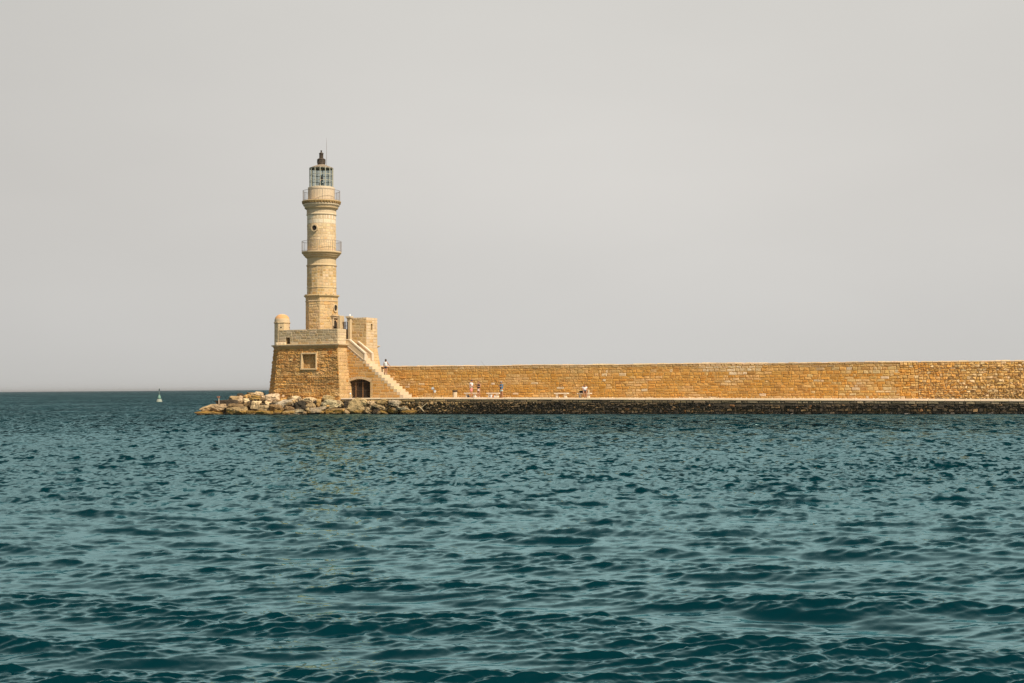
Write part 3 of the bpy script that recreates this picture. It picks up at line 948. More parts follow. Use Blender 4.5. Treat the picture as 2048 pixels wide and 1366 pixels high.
# ------------------------------------------------------------------ lighthouse tower
bT = 4.3
TC = P(AB(643.6, bT, 640), bT, 0)
TS = FPX / TC.y
def zt(py):
    return WY(643 - (640 - py) * 0.0075, py, TC.y).z
def build_tower():
    t = empty("lighthouse", Vector((TC.x, TC.y, zC)), "tall cream stone lighthouse tower with two railed galleries and a glazed lantern", "lighthouse")
    ph = R(0.5)
    # --- octagonal base
    z0, z1, z2 = zC - 0.02, zt(604), zt(596)
    r8 = 32.2 / TS
    bk = MB(); st = MB()
    def oct_pts(r, n, p):
        return [TC + Vector((math.cos(p + k * 2 * math.pi / n) * r, math.sin(p + k * 2 * math.pi / n) * r, 0)) for k in range(n)]
    def facets(r, n, p, za, zb, ch, wr, rel, gap, colf, rough, bcol, nn=4, cor=0.005):
        v = oct_pts(r, n, p)
        for k in range(n):
            q0, q1 = v[k], v[(k + 1) % n]
            F, L, H = facet(q0 + Vector((0, 0, za)), q1 + Vector((0, 0, za)), q1 + Vector((0, 0, zb)), q0 + Vector((0, 0, zb)))
            backing(bk, F, L, H, bcol)
            stones(st, F, L, H, ch, wr, rel, gap, lambda u, v_: colf(k, u, v_), n=nn, rough=rough, cjit=0.1, corner=cor)
    def c8(k, u, v):
        c = pick(PALE)
        return cj(lerp(c, (0.55, 0.35, 0.14), 0.5), 0.11)
    facets(r8, 8, ph, z0, z1, 0.30, (0.35, 0.75), 0.02, 0.018, c8, 0.03, (0.58, 0.43, 0.24), nn=5)
    facets(r8, 8, ph, z1 + 0.10, z2, 0.30, (0.4, 0.7), 0.012, 0.014, c8, 0.01, (0.58, 0.43, 0.24))
    bk.lathe(TC, [(r8 + 0.01, z1), (r8 + 0.06, z1 + 0.02), (r8 + 0.06, z1 + 0.07), (r8 + 0.01, z1 + 0.10)], 8, ph, (0.62, 0.48, 0.30))
    base = bk.build("octagonal_base", M_ASHLAR, t)
    st.build("stonework", M_ASHLAR, base)
    # --- lower cornice
    cm = MB()
    cm.lathe(TC, [(r8, z2 - 0.02), (r8 + 0.06, z2 + 0.04), (33.0 / TS, zt(594.8)), (35.2 / TS, zt(593.6)), (36.0 / TS, zt(592.0)), (35.4 / TS, zt(591.0)), (29.5 / TS, zt(590.0))], 8, ph, (0.56, 0.42, 0.22))
    for k in range(22):
        q = random.random() * 6.28; rr_ = random.uniform(30, 33.5) / TS
        cm.lathe(TC + Vector((math.cos(q) * rr_, math.sin(q) * rr_, 0)), [(0.07, zt(591.3)), (0.05, zt(589.6))], 6, q, (0.22, 0.16, 0.09))
    cm.build("lower_cornice", M_ASHLAR, t)
    # --- sixteen-sided middle shaft
    bk = MB(); st = MB()
    r16 = 29.2 / TS
    ph16 = R(-90 + 8.6 + 3.65)
    def c16(k, u, v):
        c = pick(PALE)
        if mnoise.noise(Vector((u + k * 3.1, v * 0.7, 8.0))) > 0.1:
            c = lerp(c, (0.58, 0.36, 0.13), 0.6)
        if v > 1.9 and random.random() < 0.5:
            c = lerp(c, (0.40, 0.26, 0.11), 0.5)
        return cj(c, 0.09)
    facets(r16, 16, ph16, zt(590.3), zt(533), 0.31, (0.4, 0.6), 0.014, 0.015, c16, 0.012, (0.60, 0.46, 0.27))
    bk.lathe(TC, [(r16 - .01, zt(577)), (r16 + 0.045, zt(576.6)), (r16 + 0.045, zt(575.4)), (r16 - .01, zt(575))], 16, ph16, (0.64, 0.50, 0.31))
    mid = bk.build("middle_shaft", M_ASHLAR, t)
    st.build("stonework", M_ASHLAR, mid)
    # --- middle gallery
    g = MB()
    c1, c2 = (0.60, 0.46, 0.27), (0.52, 0.38, 0.19)
    pr = [(29.2, 533.4), (30.6, 532.6), (30.6, 531), (29.3, 530), (28.9, 529.6), (28.9, 519), (29.6, 517.4), (32.0, 515.2), (33.5, 514.8), (33.7, 513), (36.2, 511.4), (36.4, 509.8), (38.2, 508.2), (39.6, 507.0), (39.8, 504.8), (39.0, 504.0), (28.0, 503.8)]
    g.lathe(TC, [(a / TS, zt(b)) for a, b in pr], 32, ph16, c1, cols=[c1] * 6 + [c2] * 2 + [c1, c2, c1, c2, c2, c1, c1, c1])
    g.build("middle_gallery", M_ASHLAR, t)
    # --- round upper shaft
    bk = MB(); st = MB()
    ru = 28.5 / TS
    za, zb = zt(504), zt(430)
    bk.lathe(TC, [(ru, za), (ru, zb)], 72, 0, (0.63, 0.49, 0.31), cap=False)
    bz = zt(449.5)
    def Fc(u, v, d):
        q = u / ru
        return TC + Vector((math.cos(q) * (ru + d), math.sin(q) * (ru + d), za + v))
    def cu(u, v):
        c = pick(PALE)
        c = lerp(c, CREAM, 0.35)
        if mnoise.noise(Vector((u * 0.7, v * 0.9, 2.0))) > 0.15:
            c = lerp(c, (0.60, 0.42, 0.22), 0.5)
        return cj(c, 0.07)
    stones(st, Fc, 2 * math.pi * ru, bz - za, 0.28, (0.3, 0.6), 0.012, 0.012, cu, n=5, rough=0.014, cjit=0.1, corner=0.005)
    def Fs(u, v, d):
        return Fc(u, v + bz - za, d)
    stones(st, Fs, 2 * math.pi * ru, zb - bz, 0.48, (0.8, 1.4), 0.012, 0.006, lambda u, v: cj((0.80, 0.68, 0.49), 0.02), n=6, rough=0.001, cjit=0.02)
    up = bk.build("upper_shaft", M_ASHLAR, t, smooth=True)
    st.build("stonework", M_ASHLAR, up)
    # --- upper gallery
    g = MB()
    pr = [(28.4, 432.0), (29.8, 431.4), (30.2, 430.2), (29.6, 429.0), (28.9, 428.6), (28.9, 421.6), (30.0, 420.2), (32.0, 418.6), (33.4, 417.8), (33.7, 415.6), (33.0, 415.2), (35.4, 412.6), (36.4, 411.8), (36.6, 409.4), (35.8, 409.0), (37.8, 406.8), (39.0, 405.6), (39.2, 403.8), (38.4, 403.0), (26.0, 402.8)]
    cl = (0.68, 0.56, 0.38)
    g.lathe(TC, [(a / TS, zt(b)) for a, b in pr], 72, 0, cl, cols=[cl] * 5 + [(0.60, 0.47, 0.29)] * 2 + [(0.56, 0.42, 0.23)] * 2 + [cl] * 5 + [(0.46, 0.31, 0.13)] * 3 + [(0.56, 0.43, 0.25)] * 2)
    nf = 64
    for k in range(nf):                              # flutes of the frieze
        q = 2 * math.pi * k / nf
        r_ = 28.9 / TS
        p = TC + Vector((math.cos(q) * r_, math.sin(q) * r_, 0))
        g.tube([p + Vector((0, 0, zt(428.4))), p + Vector((0, 0, zt(422)))], 0.028, 5, (0.66, 0.53, 0.35), cap=False)
    nf = 40
    for k in range(nf):                              # darker brown blocks under the lip
        q = 2 * math.pi * k / nf
        r_ = 37.2 / TS
        p = TC + Vector((math.cos(q) * r_, math.sin(q) * r_, 0))
        rd = Vector((math.cos(q), math.sin(q), 0)); tg = Vector((-rd.y, rd.x, 0))
        zl, zh = zt(408.3), zt(405.9)
        lo = [p + tg * 0.07 * sx + rd * 0.07 * sy + Vector((0, 0, zl)) for sx, sy in ((-1, -1), (-1, 1), (1, 1), (1, -1))]
        g.prism(lo, [x + Vector((0, 0, zh - zl)) for x in lo], cj((0.40, 0.26, 0.11), 0.3))
    g.build("upper_gallery", M_ASHLAR, t)
    # --- drum carrying the lantern
    d = MB()
    rd_ = 26.3 / TS
    d.lathe(TC, [(rd_, zt(403)), (rd_, zt(380)), (rd_ + 0.03, zt(379.6)), (rd_ + 0.03, zt(376)), (rd_ - 0.05, zt(375.4))], 72, 0, (0.71, 0.58, 0.41))
    for k in range(52):
        q = 2 * math.pi * k / 52
        p = TC + Vector((math.cos(q) * rd_, math.sin(q) * rd_, 0))
        d.tube([p + Vector((0, 0, zt(402))), p + Vector((0, 0, zt(380.6)))], 0.022, 4, cj((0.70, 0.57, 0.40), 0.05), cap=False)
    d.build("lantern_drum", M_PLASTER, t, smooth=False)
    # --- round window with a faceted stone surround
    def ringwin(name, centre, nrm, r_in, r_out, nseg, dep):
        e = Vector((-nrm.y, nrm.x, 0)).normalized(); up_ = Vector((0, 0, 1))
        m = MB()
        for k in range(nseg):
            q0, q1 = 2 * math.pi * k / nseg, 2 * math.pi * (k + 1) / nseg
            def pt(r, q, dd):
                return centre + (e * math.cos(q) + up_ * math.sin(q)) * r + nrm * dd
            m.quad(pt(r_in, q0, dep), pt(r_in, q1, dep), pt(r_out, q1, dep), pt(r_out, q0, dep), (0.64, 0.50, 0.31))
            m.quad(pt(r_out, q0, dep), pt(r_out, q1, dep), pt(r_out, q1, -0.2), pt(r_out, q0, -0.2), (0.60, 0.45, 0.27))
            m.quad(pt(r_in, q1, dep), pt(r_in, q0, dep), pt(r_in, q0, 0.01), pt(r_in, q1, 0.01), (0.50, 0.36, 0.18))
        f = m.build(name, M_ASHLAR, t)
        m2 = MB()
        m2.poly([centre + (e * math.cos(q) + up_ * math.sin(q)) * (r_in * 1.02) + nrm * 0.03 for q in np.linspace(0, 2 * math.pi, nseg + 1)[:-1]], (0.03, 0.02, 0.01))  # flat dark disc painted for the shade of a deep window
        m2.build("opening_shade", M_DARK, f)
    q = -90 + 8.4 + math.degrees(math.asin((628.7 - 642.3) / 28.5))
    nr = Vector((math.cos(R(q)), math.sin(R(q)), 0))
    ringwin("round_window", TC + nr * (ru + 0.03) + Vector((0, 0, zt(458.8))), nr, 5.2 / TS, 7.6 / TS, 12, 0.10)
    ap = r8 * math.cos(R(22.5))
    nd = RX
    ringwin("oval_window", TC + nd * (ap + 0.02) + Vector((0, 0, zt(616.8))), nd, 6.3 / TS, 8.6 / TS, 16, 0.10)
    # --- doorway on the right hand facet
    dm = MB()
    e = BK
    def db(u0, u1, za_, zb_, d0, d1, col):
        lo = [TC + e * u + nd * (ap + dd) + Vector((0, 0, za_)) for u, dd in ((u0, d0), (u1, d0), (u1, d1), (u0, d1))]
        dm.prism(lo, [x + Vector((0, 0, zb_ - za_)) for x in lo], col)
    cw = (0.64, 0.50, 0.32)
    zd = zt(637)
    db(-0.62, -0.42, zC, zd, -0.02, 0.14, cw); db(0.42, 0.62, zC, zd, -0.02, 0.14, cw)
    db(-0.70, 0.70, zd, zt(633.5), -0.02, 0.18, cw); db(-0.78, 0.78, zt(633.5), zt(631.8), -0.02, 0.28, cw)
    db(-0.66, 0.66, zt(631.8), zt(629.6), -0.02, 0.16, (0.52, 0.37, 0.19))
    door = fix_normals(dm.build("doorway", M_ASHLAR, t))
    m2 = MB()
    pts = [TC + e * x + nd * (ap + 0.045) + Vector((0, 0, z)) for x, z in
           [(-0.36, zC + 0.02), (0.36, zC + 0.02)] + [(0.36 * math.cos(q_), zt(654) + 0.30 + 0.36 * math.sin(q_)) for q_ in np.linspace(0, math.pi, 12)]]
    m2.poly(pts, (0.03, 0.02, 0.01))  # flat dark sheet painted for the shade inside the doorway
    m2.build("opening_shade", M_DARK, door)
    # --- railings
    def railing(name, r, zlo, zhi, nb, rb):
        m = MB()
        for zz, rr_ in ((zhi, 0.018), ((zlo + zhi) / 2 + 0.2, 0.0), (zlo + 0.10, 0.016)):
            if rr_ > 0:
                m.tube([TC + Vector((math.cos(q_) * r, math.sin(q_) * r, zz)) for q_ in np.linspace(0, 2 * math.pi, 49)], rr_, 6, cap=False)
        for k in range(nb):
            q_ = 2 * math.pi * (k + 0.3) / nb
            p = TC + Vector((math.cos(q_) * r, math.sin(q_) * r, 0))
            m.tube([p + Vector((0, 0, zlo)), p + Vector((0, 0, zhi))], 0.022 if k % 8 == 0 else rb, 5)
        m.build(name, M_GALV, t)
    railing("gallery_railing", 36.9 / TS, zt(403.5), zt(382.6), 72, 0.006)
    railing("gallery_railing", 39.4 / TS, zt(504.5), zt(483.6), 56, 0.010)
    # --- lantern
    rl = 23.5 / TS
    zl0, zl1 = zt(375.8), zt(337)
    lt = MB()
    for k in range(14):
        q_ = 2 * math.pi * k / 14 + R(-90 + 8.5 - 6.4)
        p = TC + Vector((math.cos(q_) * rl, math.sin(q_) * rl, 0))
        lt.tube([p + Vector((0, 0, zl0)), p + Vector((0, 0, zl1))], 0.045, 4)
    qs = [2 * math.pi * k / 14 + R(-90 + 8.5 - 6.4) for k in range(15)]
    for zz, rr_ in ((zl0 + 0.03, 0.05), (zl0 + (zl1 - zl0) * 0.345, 0.028), (zl0 + (zl1 - zl0) * 0.67, 0.028), (zl1 - 0.02, 0.05)):
        lt.tube([TC + Vector((math.cos(q_) * rl, math.sin(q_) * rl, zz)) for q_ in qs], rr_, 4, cap=False)
    lf = lt.build("lantern_frame", M_MULLION, t)
    gm = MB()
    rg = rl - 0.03
    gm.lathe(TC, [(rg, zl0), (rg, zl1)], 14, R(-90 + 8.5 - 6.4), cap=False)
    gm.build("glazing", M_GLASS, lf)
    lm = MB()
    lm.lathe(TC, [(0.30, zl0), (0.26, zl0 + 0.5), (0.13, zl0 + 0.55), (0.13, zl0 + 0.75)], 16, 0, (1, 1, 1))
    lm.lathe(TC, [(0.16, zl0 + 1.25), (0.16, zl0 + 1.32)], 16, 0)
    for k in range(4):
        q_ = k * math.pi / 2 + 0.3
        p = TC + Vector((math.cos(q_) * 0.14, math.sin(q_) * 0.14, 0))
        lm.tube([p + Vector((0, 0, zl0 + 0.6)), p + Vector((0, 0, zl0 + 1.3))], 0.018, 5)
    la = lm.build("lamp", M_LENSGREY, t)
    lr = MB()
    lr.lathe(TC, [(0.05, zt(361)), (0.15, zt(360.6)), (0.16, zt(355.6)), (0.08, zt(354.6))], 16, 0)
    lr.build("red_lamp", M_REDLAMP, la)
    # --- roof and ventilator
    rf = MB()
    rf.lathe(TC, [(rl - 0.06, zl1 - 0.05), (rl + 0.03, zl1 - 0.02), (rl + 0.03, zl1 + 0.03), (16 / TS, zt(333.0)), (8.5 / TS, zt(330.4)), (8.2 / TS, zt(329.8))], 28, 0)
    roof = rf.build("lantern_roof", M_COPPER, t)
    vn = MB()
    vn.lathe(TC, [(a / TS, zt(b)) for a, b in ((8.0, 330.4), (7.8, 328), (8.3, 327.4), (8.3, 326.6), (7.9, 326.0), (7.9, 320.2), (8.6, 319.6), (8.4, 318.8), (4.4, 316.4), (3.6, 316.0), (3.4, 309.6), (3.2, 308.0), (4.9, 307.6), (4.6, 306.8), (2.2, 305.0), (1.0, 304.4), (0.9, 303.6), (1.8, 302.8), (1.9, 301.6), (1.2, 300.8), (0.1, 300.6))], 20, 0)
    for k in range(10):
        q_ = 2 * math.pi * k / 10
        p = TC + Vector((math.cos(q_) * 8.0 / TS, math.sin(q_) * 8.0 / TS, 0))
        vn.tube([p + Vector((0, 0, zt(326))), p + Vector((0, 0, zt(320.4)))], 0.035, 5)
        p = TC + Vector((math.cos(q_) * 3.6 / TS, math.sin(q_) * 3.6 / TS, 0))
        vn.tube([p + Vector((0, 0, zt(315.8))), p + Vector((0, 0, zt(308.2)))], 0.03, 5)
    vn.build("ventilator", M_BRONZE, roof, smooth=False)
    an = MB()
    pa = TC + Vector((10.6 / TS, 0, 0))
    an.tube([pa + Vector((0, 0, zt(333))), pa + Vector((0, 0, zt(290))), pa + Vector((0, 0, zt(276)))], [0.022, 0.016, 0.006], 6)
    an.build("lightning_rod", M_GALV, t)
build_tower()

# ------------------------------------------------------------------ staircase with vault
bS = 2.3
SW = 1.9
a_foot = AB(806.5, bS, 794)
a_top = AB(690.0, bS, 686)
zf = zq(0)
NST = 19
rise = (zC - zf) / NST
tread = (a_foot - a_top) / NST
def build_stairs():
    root = empty("stone_staircase", P((a_foot + a_top) / 2, bS + SW / 2, zf), "stone staircase with a barred vault underneath climbing left to the lighthouse terrace", "staircase")
    aA0, aA1 = AB(696.8, bS, 790), AB(740.8, bS, 790)
    zcr = ZB(718, 758.0, bS); zsp = ZB(718, 764.5, bS)
    aLf = aR - 0.2
    mb = MB(); tr = MB(); st = MB()
    for i in range(NST):
        z0, z1 = zf + i * rise, zf + (i + 1) * rise
        ae = a_foot - i * tread
        def seg(s0, s1, top=z1):
            if s1 - s0 > 0.02:
                mb.box(s0, s1, bS, bS + SW, z0 if i else 0.2, top, (0.52, 0.36, 0.18))
        if z0 < zcr - 0.02:
            seg(aLf, aA0); seg(aA1, ae)
            if z1 > zcr:
                # lintel piece over the crown
                mb.box(aA0, aA1, bS, bS + SW, zcr + 0.002, z1 - 0.002, (0.52, 0.36, 0.18))
        else:
            seg(aLf, ae)
        # visible step block
        tr.box(ae - tread - 0.05, ae + 0.012, bS - 0.012, bS + SW + 0.012, z0 + 0.004, z1 + 0.008, cj((0.66, 0.52, 0.35), 0.06))
        # side masonry, one course per step
        def Fs(u, v, d, z0=z0):
            return P(aLf + u, bS - d, z0 + v)
        hole = None
        if z0 < zcr - 0.05:
            hole = (aA0 - aLf - 0.22, aA1 - aLf + 0.22, -1, 9)
        L = ae - tread - aLf
        if L > 0.1:
            stones(st, Fs, L, rise, rise, (0.45, 1.1), 0.018, 0.02, lambda u, v: cj(pick(SIDE), 0.10), hole=hole, n=4, rough=0.014, cjit=0.0, corner=0.004)
    # segmental head of the vault and its ring of voussoirs
    am = (aA0 + aA1) / 2; hw = (aA1 - aA0) / 2; sg = zcr - zsp
    Rr = (hw * hw + sg * sg) / (2 * sg)
    def arc(x):
        return zsp + math.sqrt(max(Rr * Rr - x * x, 0)) - (Rr - sg)
    N = 18
    for k in range(N):
        x0, x1 = -hw + 2 * hw * k / N, -hw + 2 * hw * (k + 1) / N
        lo = [P(am + x0, bS + 0.001, arc(x0)), P(am + x1, bS + 0.001, arc(x1)), P(am + x1, bS + SW, arc(x1)), P(am + x0, bS + SW, arc(x0))]
        hi = [P(am + x0, bS + 0.001, zcr + 0.001), P(am + x1, bS + 0.001, zcr + 0.001), P(am + x1, bS + SW, zcr + 0.001), P(am + x0, bS + SW, zcr + 0.001)]
        mb.prism(lo, hi, (0.5, 0.35, 0.17))
    for k in range(13):
        x0, x1 = -hw * 1.0 + 2 * hw * k / 13, -hw + 2 * hw * (k + 1) / 13
        def up_(x):
            ang = math.atan2(x, Rr - sg + 0.001 + 0)
            nx, nz = x / Rr, math.sqrt(max(1 - (x / Rr) ** 2, 0))
            return am + x + nx * 0.27, arc(x) + nz * 0.27
        u0, v0 = up_(x0 + 0.008); u1, v1 = up_(x1 - 0.008)
        q = [P(am + x0 + 0.008, bS - 0.045, arc(x0)), P(am + x1 - 0.008, bS - 0.045, arc(x1)), P(u1, bS - 0.045, v1), P(u0, bS - 0.045, v0)]
        st.prism(q, [p + BK * 0.06 for p in q], cj((0.60, 0.45, 0.27), 0.06))
    for s_, a0_, a1_ in ((0, aA0 - 0.24, aA0), (1, aA1, aA1 + 0.24)):
        z = 1.55
        while z < zsp - 0.02:
            h = min(random.uniform(0.28, 0.38), zsp - z)
            st.box(a0_, a1_, bS - 0.03, bS + 0.02, z + 0.006, z + h - 0.006, cj((0.56, 0.40, 0.20), 0.08))
            z += h
    fix_normals(mb.build("body", M_ASHLAR, root))
    fix_normals(tr.build("steps", M_PLASTER, root))
    st.build("stonework", M_WALL, root)
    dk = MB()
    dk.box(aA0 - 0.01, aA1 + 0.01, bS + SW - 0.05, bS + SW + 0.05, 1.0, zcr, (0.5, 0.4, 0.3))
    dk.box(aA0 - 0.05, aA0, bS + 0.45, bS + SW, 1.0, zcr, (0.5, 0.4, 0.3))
    dk.build("vault_interior", M_DARK, root)  # vault lining coloured near-black for the shade within
    # iron gate filling the vault
    g = MB()
    bg_ = bS + 0.22
    for k in range(31):
        x = -hw + 2 * hw * (k + 0.5) / 31
        g.tube([P(am + x, bg_, zf + 0.02), P(am + x, bg_, arc(x) - 0.01)], 0.016, 5)
    for zz in (zf + 0.08, zf + 0.75, ZB(718, 764.8, bS)):
        g.tube([P(aA0, bg_, zz), P(aA1, bg_, zz)], 0.026, 5)
    ig = g.build("vault_gate", M_IRON, root)
    gp = MB()
    for px in (712.0, 726.0):
        x = AB(px, bg_, 780)
        gp.box(x - 0.035, x + 0.035, bg_ - 0.03, bg_ + 0.04, zf, ZB(718, 764.0, bS), (1, 1, 1))
    gp.build("gate_post", plain('rust_brown_post', (0.28, 0.15, 0.07), 0.7, 0.3), ig)
    # parapets of the upper flight
    def parapet(pts, b, th, name, cop):
        q = [RP(x, y, b) for x, y in pts]
        m = MB()
        lo = [P(a, b, z) for a, z in q]
        m.prism(lo, [p + BK * th for p in lo], (0.60, 0.46, 0.29))
        o = fix_normals(m.build(name, M_PLASTER, root))
        c = MB()
        for (x0, y0), (x1, y1), th_ in cop:
            a0, z0 = RP(x0, y0, b - 0.04); a1, z1 = RP(x1, y1, b - 0.04)
            dirv = Vector((a1 - a0, z1 - z0)).normalized(); nv = Vector((-dirv.y, dirv.x)) * th_ / 2
            q4 = [P(a0 + nv.x, b - 0.04, z0 + nv.y), P(a1 + nv.x, b - 0.04, z1 + nv.y), P(a1 - nv.x, b - 0.04, z1 - nv.y), P(a0 - nv.x, b - 0.04, z0 - nv.y)]
            c.prism(q4, [p + BK * (th + 0.08) for p in q4], (0.72, 0.61, 0.46))
        fix_normals(c.build("coping", M_PLASTER, o))
    parapet([(688.6, 679.4), (697.8, 679.4), (729.4, 707.2), (727.8, 720.0), (688.4, 686.5)], bS - 0.02, 0.28, "front_parapet",
            [((688, 679.3), (697.9, 679.2), 0.10), ((697.9, 679.2), (729.6, 707.0), 0.12), ((729.2, 706.8), (728.0, 719.8), 0.12), ((688.6, 686.6), (727.8, 720.2), 0.05)])
    parapet([(715, 683.0), (732.5, 697.6), (743.8, 707.2), (743.6, 722), (728, 712)], bS + SW - 0.26, 0.26, "back_parapet",
            [((715, 682.8), (732.6, 697.6), 0.12), ((732.6, 697.6), (743.8, 707.0), 0.12), ((743.6, 706.8), (743.6, 721), 0.12)])
build_stairs()

# ------------------------------------------------------------------ guard tower beside the stairs
def build_guard():
    b0 = bS + SW + 0.02
    aW0, aW1 = AB(695.0, b0, 650), AB(732.6, b0, 650)
    dep = 2.45
    zt_ = ZB(715, 635.2, b0)
    zfl = ZB(753, 697.0, b0 + 2)
    root = empty("guard_tower", P((aW0 + aW1) / 2, b0 + dep / 2, 1.0), "squat square stone tower with a slit window behind the staircase", "tower")
    bk = MB(); st = MB()
    top = [(aW0, b0), (aW1, b0), (aW1, b0 + dep), (aW0, b0 + dep)]
    fl = 0.17 * (zfl - 0.8)
    low = [(aW0, b0), (aW1 + fl * 0.9, b0), (aW1 + fl, b0 + dep + fl * 0.3), (aW0, b0 + dep + fl * 0.3)]
    for lvl, (q0, z0, q1, z1) in enumerate(((low, 0.8, top, zfl), (top, zfl, top, zt_))):
        for k in range(4):
            F, L, H = side(q0, z0, q1, z1, k)
            hole = None
            if lvl == 1 and k == 1:
                us = L * (742.6 - 732.6) / 21.2
                hole = (us - 0.16, us + 0.20, ZB(743, 659.8, b0 + 1) - zfl, ZB(743, 647.8, b0 + 1) - zfl)
            backing(bk, F, L, H, (0.58, 0.43, 0.24), hole)
            if hole:
                recess(bk, F, hole, 0.5, (0.45, 0.30, 0.13), (0.09, 0.06, 0.03))  # near-black back painted for the shade inside the slit
            def cg(u, v, k=k, lvl=lvl):
                c = pick([(3, (0.58, 0.42, 0.22)), (2, (0.54, 0.37, 0.17)), (1, (0.50, 0.32, 0.12))])
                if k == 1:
                    c = (0.66, 0.51, 0.33) if lvl == 1 else (0.60, 0.42, 0.21)  # sunlit right face painted paler than the other sides
                elif v > H - 0.3:
                    c = (0.60, 0.46, 0.28)
                if random.random() < 0.10:
                    c = lerp(c, (0.52, 0.30, 0.09), 0.7)
                return cj(c, 0.09)
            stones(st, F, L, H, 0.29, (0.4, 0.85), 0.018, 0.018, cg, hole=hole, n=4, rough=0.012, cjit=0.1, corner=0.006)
    bk.poly([P(a, b, zt_) for a, b in top], (0.62, 0.50, 0.34))
    w_ = bk.build("wall", M_ASHLAR, root)
    st.build("stonework", M_ASHLAR, w_)
    # two gate piers of the terrace entrance
    def pier(px0, px1, ytop, ybot, b, dep_, label, fin):
        a0, a1 = AB(px0, b, ytop), AB(px1, b, ytop)
        z1, z0 = ZB(px0, ytop, b), ZB(px0, ybot, b)
        t = empty("gate_pier", P((a0 + a1) / 2, b + dep_ / 2, z0), label, "gate pier")
        m = MB()
        m.box(a0, a1, b, b + dep_, z0 - 0.1, z1 - (0.24 if fin else 0.0), (0.58, 0.45, 0.27))
        m2 = MB()
        fix_normals(m.build("shaft", M_ASHLAR, t, bevel=0.03))
        if fin:
            m2.box(a0 - 0.06, a1 + 0.06, b - 0.06, b + dep_ + 0.06, z1 - 0.24, z1 - 0.16, (0.58, 0.44, 0.26))
            m2.box(a0 - 0.11, a1 + 0.11, b - 0.11, b + dep_ + 0.11, z1 - 0.16, z1, (0.64, 0.51, 0.34))
            c = fix_normals(m2.build("cap", M_ASHLAR, t))
            m3 = MB()
            m3.lathe(P((a0 + a1) / 2 + 0.05, b + dep_ / 2, z1), [(0.09, 0), (0.06, 0.06), (0.07, 0.1), (0.08, 0.16), (0.03, 0.22), (0.001, 0.24)], 12)
            m3.build("finial", M_PLASTER, c)
    pier(693.8, 700.2, 632.4, 680, bS + SW - 0.45, 0.42, "slender stone pier with moulded cap and small finial beside the slit-windowed tower", True)
    pier(676.6, 679.8, 631.2, 659, 3.3, 0.95, "plain tall stone slab standing behind the right end of the bastion parapet", False)
    # iron gate between them
    g = MB()
    b = bS + 0.75
    t = empty("terrace_gate", P(AB(691, b, 670), b, zC), "narrow dark iron gate at the top of the stairs", "gate")
    for px, r_ in ((690.3, 0.055), (695.3, 0.05)):
        a_ = AB(px, b, 660)
        g.tube([P(a_, b, zC), P(a_, b, ZB(690, 643.4, b))], r_, 6)
    g.build("post", M_IRON, t)
    g = MB()
    a0, a1 = AB(686.2, b, 660), AB(695.3, b, 660)
    for zz in (ZB(690, 643.8, b), zC + 0.25, ZB(690, 652, b)):
        g.tube([P(a0, b, zz), P(a1, b, zz)], 0.014, 5)
    for k in range(9):
        a_ = a0 + (a1 - a0) * k / 9
        g.tube([P(a_, b, zC + 0.2), P(a_, b, ZB(690, 643.8, b))], 0.008, 5)
    g.build("bars", M_IRON, t)
    lw = MB()
    lw.box(AB(686.0, 5.2, 670), AB(694.5, 5.2, 670), 5.2, 5.6, zC - 0.05, ZB(690, 658.6, 5.2), (0.52, 0.38, 0.20))
    o = lw.build("low_wall", M_ASHLAR, origin=P(AB(690, 5.2), 5.2, zC))
    tag(o, "low stone wall closing the terrace behind the iron gate", "wall")
build_guard()

# ------------------------------------------------------------------ boulders
_bm = bmesh.new(); bmesh.ops.create_icosphere(_bm, subdivisions=4, radius=1.0)
_bm.verts.ensure_lookup_table()
ICO_V = np.array([v.co[:] for v in _bm.verts]); ICO_F = [tuple(v.index for v in f.verts) for f in _bm.faces]
_bm.free()
ICO_N = len(ICO_V)
def rock_mesh(rx, ry, rz, seed, col, blocky=0.5, tilt=0.0, lump=0.10):
    rng = np.random.default_rng(seed)
    D = ICO_V
    nrm = rng.standard_normal((16, 3)); nrm /= np.linalg.norm(nrm, axis=1)[:, None]
    dist = rng.uniform(0.74, 1.0, 16)
    ax = np.array([[1, 0, 0], [-1, 0, 0], [0, 1, 0], [0, -1, 0], [0, 0, 1], [0, 0, -1]], float) + rng.standard_normal((6, 3)) * 0.16
    ax /= np.linalg.norm(ax, axis=1)[:, None]
    nrm = np.vstack([nrm, ax]); dist = np.concatenate([dist, rng.uniform(0.66, 0.86, 6)])
    dt = D @ nrm.T
    with np.errstate(divide='ignore', invalid='ignore'):
        rr = np.where(dt > 0.05, dist[None, :] / dt, 9.0)
    p_ = 26.0
    r = (np.sum(rr ** -p_, axis=1)) ** (-1 / p_)
    r = r / r.mean() * 0.93
    off = Vector(rng.uniform(-50, 50, 3))
    nz = np.array([mnoise.fractal(Vector(d) * 1.7 + off, 1.0, 2.0, 5) for d in D])
    nz2 = np.array([mnoise.noise(Vector(d) * 5.5 + off) for d in D])
    rid = np.array([1 - abs(mnoise.noise(Vector(d) * 2.6 - off)) * 2.2 for d in D])
    nz3 = np.array([mnoise.noise(Vector(d) * 11.0 + off) for d in D])
    r = r * (1 + lump * 1.3 * nz + 0.08 * np.minimum(nz2, 0.05) - 0.09 * np.clip(rid - 0.72, 0, 1) / 0.28 + 0.035 * nz3)
    V = D * r[:, None] * np.array([rx, ry, rz])
    rot = Matrix.Rotation(tilt, 3, Vector((math.sin(0.1), -1, 0)).normalized())
    rot2 = Matrix.Rotation(rng.uniform(-0.5, 0.5), 3, 'Z')
    M = np.array(rot2 @ rot)
    V = V @ M.T
    mb = MB()
    mb.v = [Vector(v) for v in V]
    mb.f = list(ICO_F); mb.c = [col] * len(ICO_F)
    return mb
